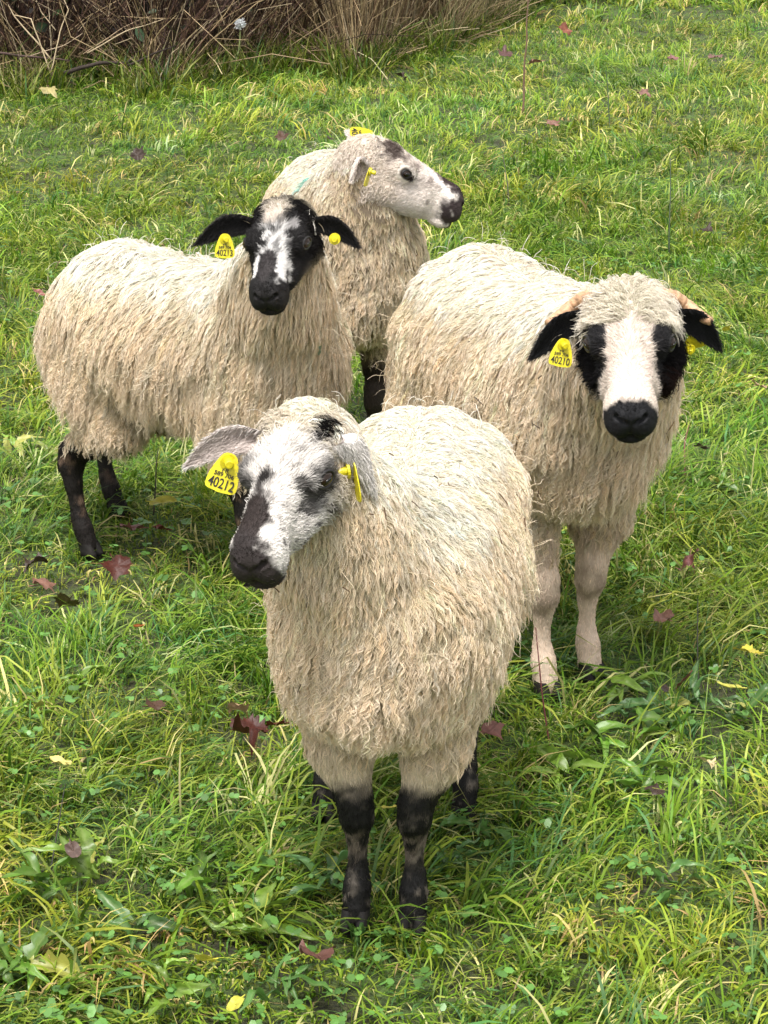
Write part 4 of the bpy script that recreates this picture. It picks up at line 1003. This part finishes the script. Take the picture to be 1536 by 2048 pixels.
def head1(P, wool=False):
    C = np.tile((.62, .58, .54), (len(P), 1)) * (1 + .12 * fbm(P, .02, 70))[:, None]
    C = paint(C, sstep(.045, .0, P[:, 0] + .01 * noise(P, .02, 71))[:, None] * sstep(-.06, -.02, P[:, 2])[:, None] * .8, (.76, .66, .54))
    C = paint(C, sstep(-.02, -.06, P[:, 2])[:, None] * sstep(.1, .02, P[:, 0])[:, None] * .8, (.74, .64, .51))
    D = (.014, .011, .010); B = (.022, .015, .013)
    C = paint(C, blob(P, (.178, -.008, -.038), (.075, .022, .028)), B)
    C = paint(C, blob(P, (.110, -.010, -.02), (.014, .012, .03), .5), D)
    C = paint(C, blob(P, (.228, -.008, -.085), (.050, .050, .050), .15, .35), (.024, .018, .017))
    for c, rr in (((.076, .05, -.034), (.026, .03, .021)), ((.105, .045, -.05), (.026, .022, .020)), ((.10, .035, -.028), (.013, .012, .012)), ((.05, .055, -.045), (.018, .02, .02)), ((.09, -.055, -.06), (.05, .035, .05))):
        C = paint(C, blob(P, c, rr, .35, .5) * .85, D)
    C = paint(C, sstep(.22, .42, fbm(P, .012, 75))[:, None] * sstep(.03, .08, P[:, 0])[:, None] * (.35 + .5 * sstep(.0, .05, P[:, 1]))[:, None], D)
    C = paint(C, blob(P, (.006, .036, .012), (.026, .015, .03), .2, .3), (.006, .005, .005))
    C = paint(C, blob(P, (.005, -.045, .008), (.016, .010, .02), .2, .3) * .8, (.03, .025, .02))
    C = paint(C, blob(P, (-.040, .002, .01), (.022, .028, .04), .6) * .30, (.50, .64, .42))   # green raddle mark
    return C
def head2(P, wool=False):
    C = np.tile((.011, .0095, .0095), (len(P), 1)) * (1 + .4 * fbm(P, .015, 80))[:, None]
    W = (.62, .60, .58)
    st = sstep(-.25, .15, fbm(P * (1, 1.8, 1), .017, 84))[:, None]
    C = paint(C, blob(P, (.105, .004, -.01), (.052, .025, .035), .3, .9, 82, .016) * (.35 + .65 * st), W)
    C = paint(C, blob(P, (.160, .026, -.040), (.048, .012, .030), .3, .9), W)
    C = paint(C, blob(P, (.160, -.028, -.045), (.030, .010, .028), .25, .6), W)
    C = paint(C, blob(P, (.165, -.002, -.035), (.050, .016, .025), .2, .4), (.022, .018, .018))
    C = paint(C, blob(P, (.058, .034, -.008), (.016, .010, .016), .3, .7) * .8, (.4, .38, .37))
    C = paint(C, blob(P, (.015, -.004, .016), (.042, .022, .03), .4, .5) * .85, (.66, .58, .50))
    C = paint(C, sstep(-.025, -.055, P[:, 0])[:, None], (.58, .5, .38))
    C = paint(C, (sstep(-.075, -.11, P[:, 2]) * sstep(.14, .05, P[:, 0]))[:, None] * .8, (.36, .30, .22))
    return C
def head3(P, wool=False):
    C = np.tile((.76, .67, .59), (len(P), 1)) * (1 + .1 * fbm(P, .02, 90))[:, None]
    C = paint(C, sstep(.05, .10, P[:, 0])[:, None] * .6, (.76, .70, .66))
    C = paint(C, blob(P, (.040, -.026, .002), (.030, .030, .022), .6, 1.0, 3, .012) * .9, (.06, .036, .03))
    C = paint(C, blob(P, (.040, .026, .002), (.026, .028, .02), .6, 1.0, 3, .012) * .9, (.06, .036, .03))
    C = paint(C, sstep(-.1, .35, fbm(P, .012, 92))[:, None] * (sstep(-.062, -.03, P[:, 2]) * sstep(.06, .10, P[:, 0]))[:, None] * .65, (.22, .16, .14))
    C = paint(C, blob(P, (.200, 0, -.042), (.060, .018, .022), .3, .4), (.05, .032, .03))
    C = paint(C, blob(P, (.236, 0, -.082), (.052, .06, .050), .15, .35), (.045, .032, .032))
    C = paint(C, blob(P, (.205, 0, -.104), (.022, .04, .008), .3, .4) * .7, (.06, .045, .04))
    C = paint(C, blob(P, (.088, -.05, -.040), (.020, .02, .0065), .3, .3), (.03, .02, .018))
    C = paint(C, blob(P, (.15, -.03, -.078), (.006, .02, .006), .3, .3) * .6, (.12, .08, .06))
    return C
def head4(P, wool=False):
    C = np.tile((.58, .50, .43), (len(P), 1)) * (1 + .06 * fbm(P, .02, 95))[:, None]
    C = paint(C, sstep(.11, .17, P[:, 0])[:, None] * sstep(-.05, -.03, P[:, 2])[:, None] * .5, (.62, .50, .45))
    K = (.010, .009, .010); A = np.abs(P[:, 1]); Q = P.copy(); Q[:, 1] = A
    mm = sstep(.031, .037, A + .006 * fbm(P, .012, 97)) * sstep(.0, .015, P[:, 0]) * sstep(.140, .122, P[:, 0] + .01 * fbm(P, .014, 98)) * sstep(-.11, -.09, P[:, 2]); C = paint(C, mm[:, None], K)
    C = paint(C, blob(Q, (.035, .064, -.075), (.085, .034, .052), .2, .35), K)
    lm = blob(P, (.10, .060, -.110), (.065, .030, .045), .2, .35); C = paint(C, lm, (.018, .009, .008))
    C = paint(C, blob(P, (.236, 0, -.085), (.040, .06, .045), .07, .16), (.006, .006, .0075))
    if wool: C = paint(C, sstep(-.045, -.03, P[:, 2])[:, None], (.80, .73, .63))
    return C

def hw_std(x0, ln, cheek=.012):
    def f(P):
        m = sstep(x0 + .02, x0 - .02, P[:, 0] + .012 * noise(P, .02, 33)) * sstep(-.16, -.0, P[:, 2] + .08 * (P[:, 0] < .02))
        m = np.maximum(m, .8 * sstep(x0 + .07, x0 + .02, P[:, 0]) * sstep(-.04, -.075, P[:, 2]))
        return m + 1e-5, lambda Q: np.where(Q[:, 2] > -.03, ln * (.45 + .55 * sstep(x0, x0 - .06, Q[:, 0])), cheek + .3 * ln * sstep(.05, -.05, Q[:, 0]))
    return f
def hw_ram(P):
    m = sstep(.072, .055, P[:, 0]) * sstep(-.045, -.03, P[:, 2]) * (1 - .9 * sstep(.045, .056, np.abs(P[:, 1])) * sstep(.0, -.015, P[:, 2]))
    m = np.maximum(m, sstep(.13, .09, P[:, 0]) * sstep(-.05, -.075, P[:, 2]) * sstep(.02, .04, np.abs(P[:, 1])))
    m = np.maximum(m, sstep(.03, .0, P[:, 0]))
    return m + 1e-5, lambda Q: np.where(Q[:, 2] > -.04, .040, .026 + .012 * (Q[:, 1] > .03))

def add_mark(base, c, rr, colr, amt):
    def f(P, N):
        C = base(P, N); return paint(C, blob(P, c, rr, .5, .7, 50, .03) * amt, colr)
    return f

COMMON = dict(cluster=7, srad=.00052, wave=.0030, wavelen=.019, spread=.75, K=12, lift=.5, fur=20000, head_locks=2600)
S1 = dict(COMMON, seed=11, pos=(.030, 3.055), yaw=-98, s=1.0, fat=1.0, lift=.5, len=1.0, wool_z=.290,
    feet=((.042, 2.852), (-.038, 2.862), (.126, 3.19), (-.090, 3.20)),
    head_pos=(-.108, 2.72, .778), head_ang=(-110, 20, 4), head_s=.92, head_l=.93, hbr=.066, head_w=1.10,
    ears=(((-.005, -.056, -.030), at(372, 934, 2.76), (-.1, -.85, .25), .021, {}), ((.012, .062, -.016), at(744, 988, 2.715), (-.55, .75, -.4), .022, dict(bulge=.022, cup=.012))),
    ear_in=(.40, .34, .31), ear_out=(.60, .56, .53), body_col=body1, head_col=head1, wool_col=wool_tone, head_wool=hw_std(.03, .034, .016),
    wool_len=.052, locks=21000,
    tags=[dict(pos=at(455, 930, 2.725), nrm=(-.12, -1, .25), upv=(.30, 0, 1), number='40212', btn_dir=(.35, -.15, 1)),
          dict(pos=at(708, 945, 2.70), nrm=(-1, -.25, -.1), upv=(-.25, -.1, 1), number='40212', btn_pos=(0, .004, .008), btn_dir=(0, 0, 1), text=False)],
    label='white sheep with speckled grey face standing frontmost in the grass, facing the camera')
S2 = dict(COMMON, seed=12, pos=(-.375, 4.335), yaw=-35, s=.99, fat=1.04, len=.93, wool_z=.27,
    feet=((-.13, 4.30), (-.262, 4.14), (-.585, 4.64), (-.612, 4.38)),
    head_pos=(-.186, 4.02, .785), head_ang=(-99, 20, 4), head_s=.90, head_l=.88, head_w=1.10,
    ears=(((-.005, -.056, -.030), at(392, 490, 4.03), (.05, -.9, -.15), .024, dict(cup=.010)), ((-.005, .056, -.030), at(716, 494, 4.03), (0, -.9, -.2), .022, dict(cup=.012))),
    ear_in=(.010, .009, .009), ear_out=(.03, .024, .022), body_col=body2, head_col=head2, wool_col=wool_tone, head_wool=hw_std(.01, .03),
    wool_len=.072, locks=16000,
    tags=[dict(pos=at(450, 482, 4.00), nrm=(.05, -1, .2), upv=(.04, 0, 1), number='40213', btn_dir=(.25, -.1, 1), size=.85),
          dict(pos=at(668, 482, 4.015), nrm=(-.05, -1, .1), upv=(.3, 0, 1), number='40213', text=False, plate=False)],
    label='long-fleeced sheep with mostly black face and black ears, side on at the left')
S3 = dict(COMMON, seed=13, pos=(-.095, 5.10), yaw=-83, s=1.04, fat=1.04, len=1.0, wool_z=.27,
    feet=((-.02, 4.90), (-.13, 4.88), (-.0, 5.3), (-.2, 5.3)),
    head_pos=(-.016, 4.80, .770), head_ang=(8, 17, 0), head_s=.96, head_h=1.13, head_l=.95, eye_k=.78,
    ears=(((-.012, -.052, -.038), at(706, 362, 4.72), (.55, -.75, -.35), .024, dict(cup=.020, bulge=.020)), ((-.012, .052, -.03), at(697, 264, 4.92), (.35, -.8, .1), .024, {})),
    ear_in=(.50, .42, .38), ear_out=(.78, .70, .64), body_col=body3, head_col=head3,
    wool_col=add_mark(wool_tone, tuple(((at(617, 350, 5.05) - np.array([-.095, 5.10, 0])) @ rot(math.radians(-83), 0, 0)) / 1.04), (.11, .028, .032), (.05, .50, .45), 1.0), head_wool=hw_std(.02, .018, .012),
    wool_len=.036, locks=15000, wave=.0020, wavelen=.016, nmid=(0, 0, .02),
    tags=[dict(pos=at(738, 346, 4.70), nrm=(.9, -.25, -.2), upv=(.35, 0, 1), number='40211', btn_pos=(0, .004, .004), btn_dir=(0, 0, 1), text=False, size=.8),
          dict(pos=at(733, 271, 4.885), nrm=(.1, -1, .2), upv=(1, 0, .1), number='40211', text=True)],
    label='pale sheep behind the others with its head in profile, turned to the right')
S4 = dict(COMMON, seed=14, pos=(.250, 3.88), yaw=-66, s=1.11, fat=.85, len=.77, wool_z=.265,
    feet=((.362, 3.745), (.278, 3.668), (.22, 4.15), (.06, 4.07)),
    head_pos=(.384, 3.48, .756), head_ang=(-94.5, 16, 2), head_s=1.03, head_w=1.12,
    ears=(((-.005, -.066, -.030), at(1062, 719, 3.50), (.1, -.9, -.25), .026, dict(cup=.012, bulge=.012)), ((-.005, .066, -.030), at(1440, 700, 3.50), (-.1, -.9, -.3), .026, dict(cup=.012, bulge=.014))),
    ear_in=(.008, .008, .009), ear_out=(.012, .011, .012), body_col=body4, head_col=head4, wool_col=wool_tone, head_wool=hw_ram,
    wool_len=.060, locks=17000, crown=dict(wave=.004, wavelen=.028, lift=.9, grav=.35, curl=.3), head_locks=4200, side=.5,
    horns=[([(-.006, sg * .018, -.018), (-.022, sg * .043, -.010), (-.042, sg * .066, -.020), (-.048, sg * .090, -.042), (-.024, sg * .108, -.046), (-.004, sg * .124, -.045)], (.011, .012, .012, .011, .010, .007)) for sg in (1, -1)],
    tags=[dict(pos=at(1126, 694, 3.475), nrm=(-.12, -1, .2), upv=(.16, 0, 1), number='40210', btn_dir=(.4, -.1, 1), size=.88),
          dict(pos=at(1386, 684, 3.53), nrm=(.2, 1, .1), upv=(-.75, 0, -.6), number='40210', btn_pos=(0, .004, -.036), btn_dir=(.2, 0, -1), text=False, size=.8)],
    label='young ram with small horns, white blaze and black eye patches, at the right')
SHEEP = {}
for k, c in (('1', S1), ('2', S2), ('3', S3), ('4', S4)):
    if k in ONLY: SHEEP[k] = make_sheep(c)
# grey-green oak leaf caught in the fleece of the left sheep
place_leaf('leaf', 0, 0, .024, o_oak, (.13, .17, .11), 'grey-green oak leaf caught in the chest fleece of the black-faced sheep', 'leaf', lr, tilt=(1.3, 0), pos=at(640, 701, 4.02), curl=.1, petiole=False, fold=.05)
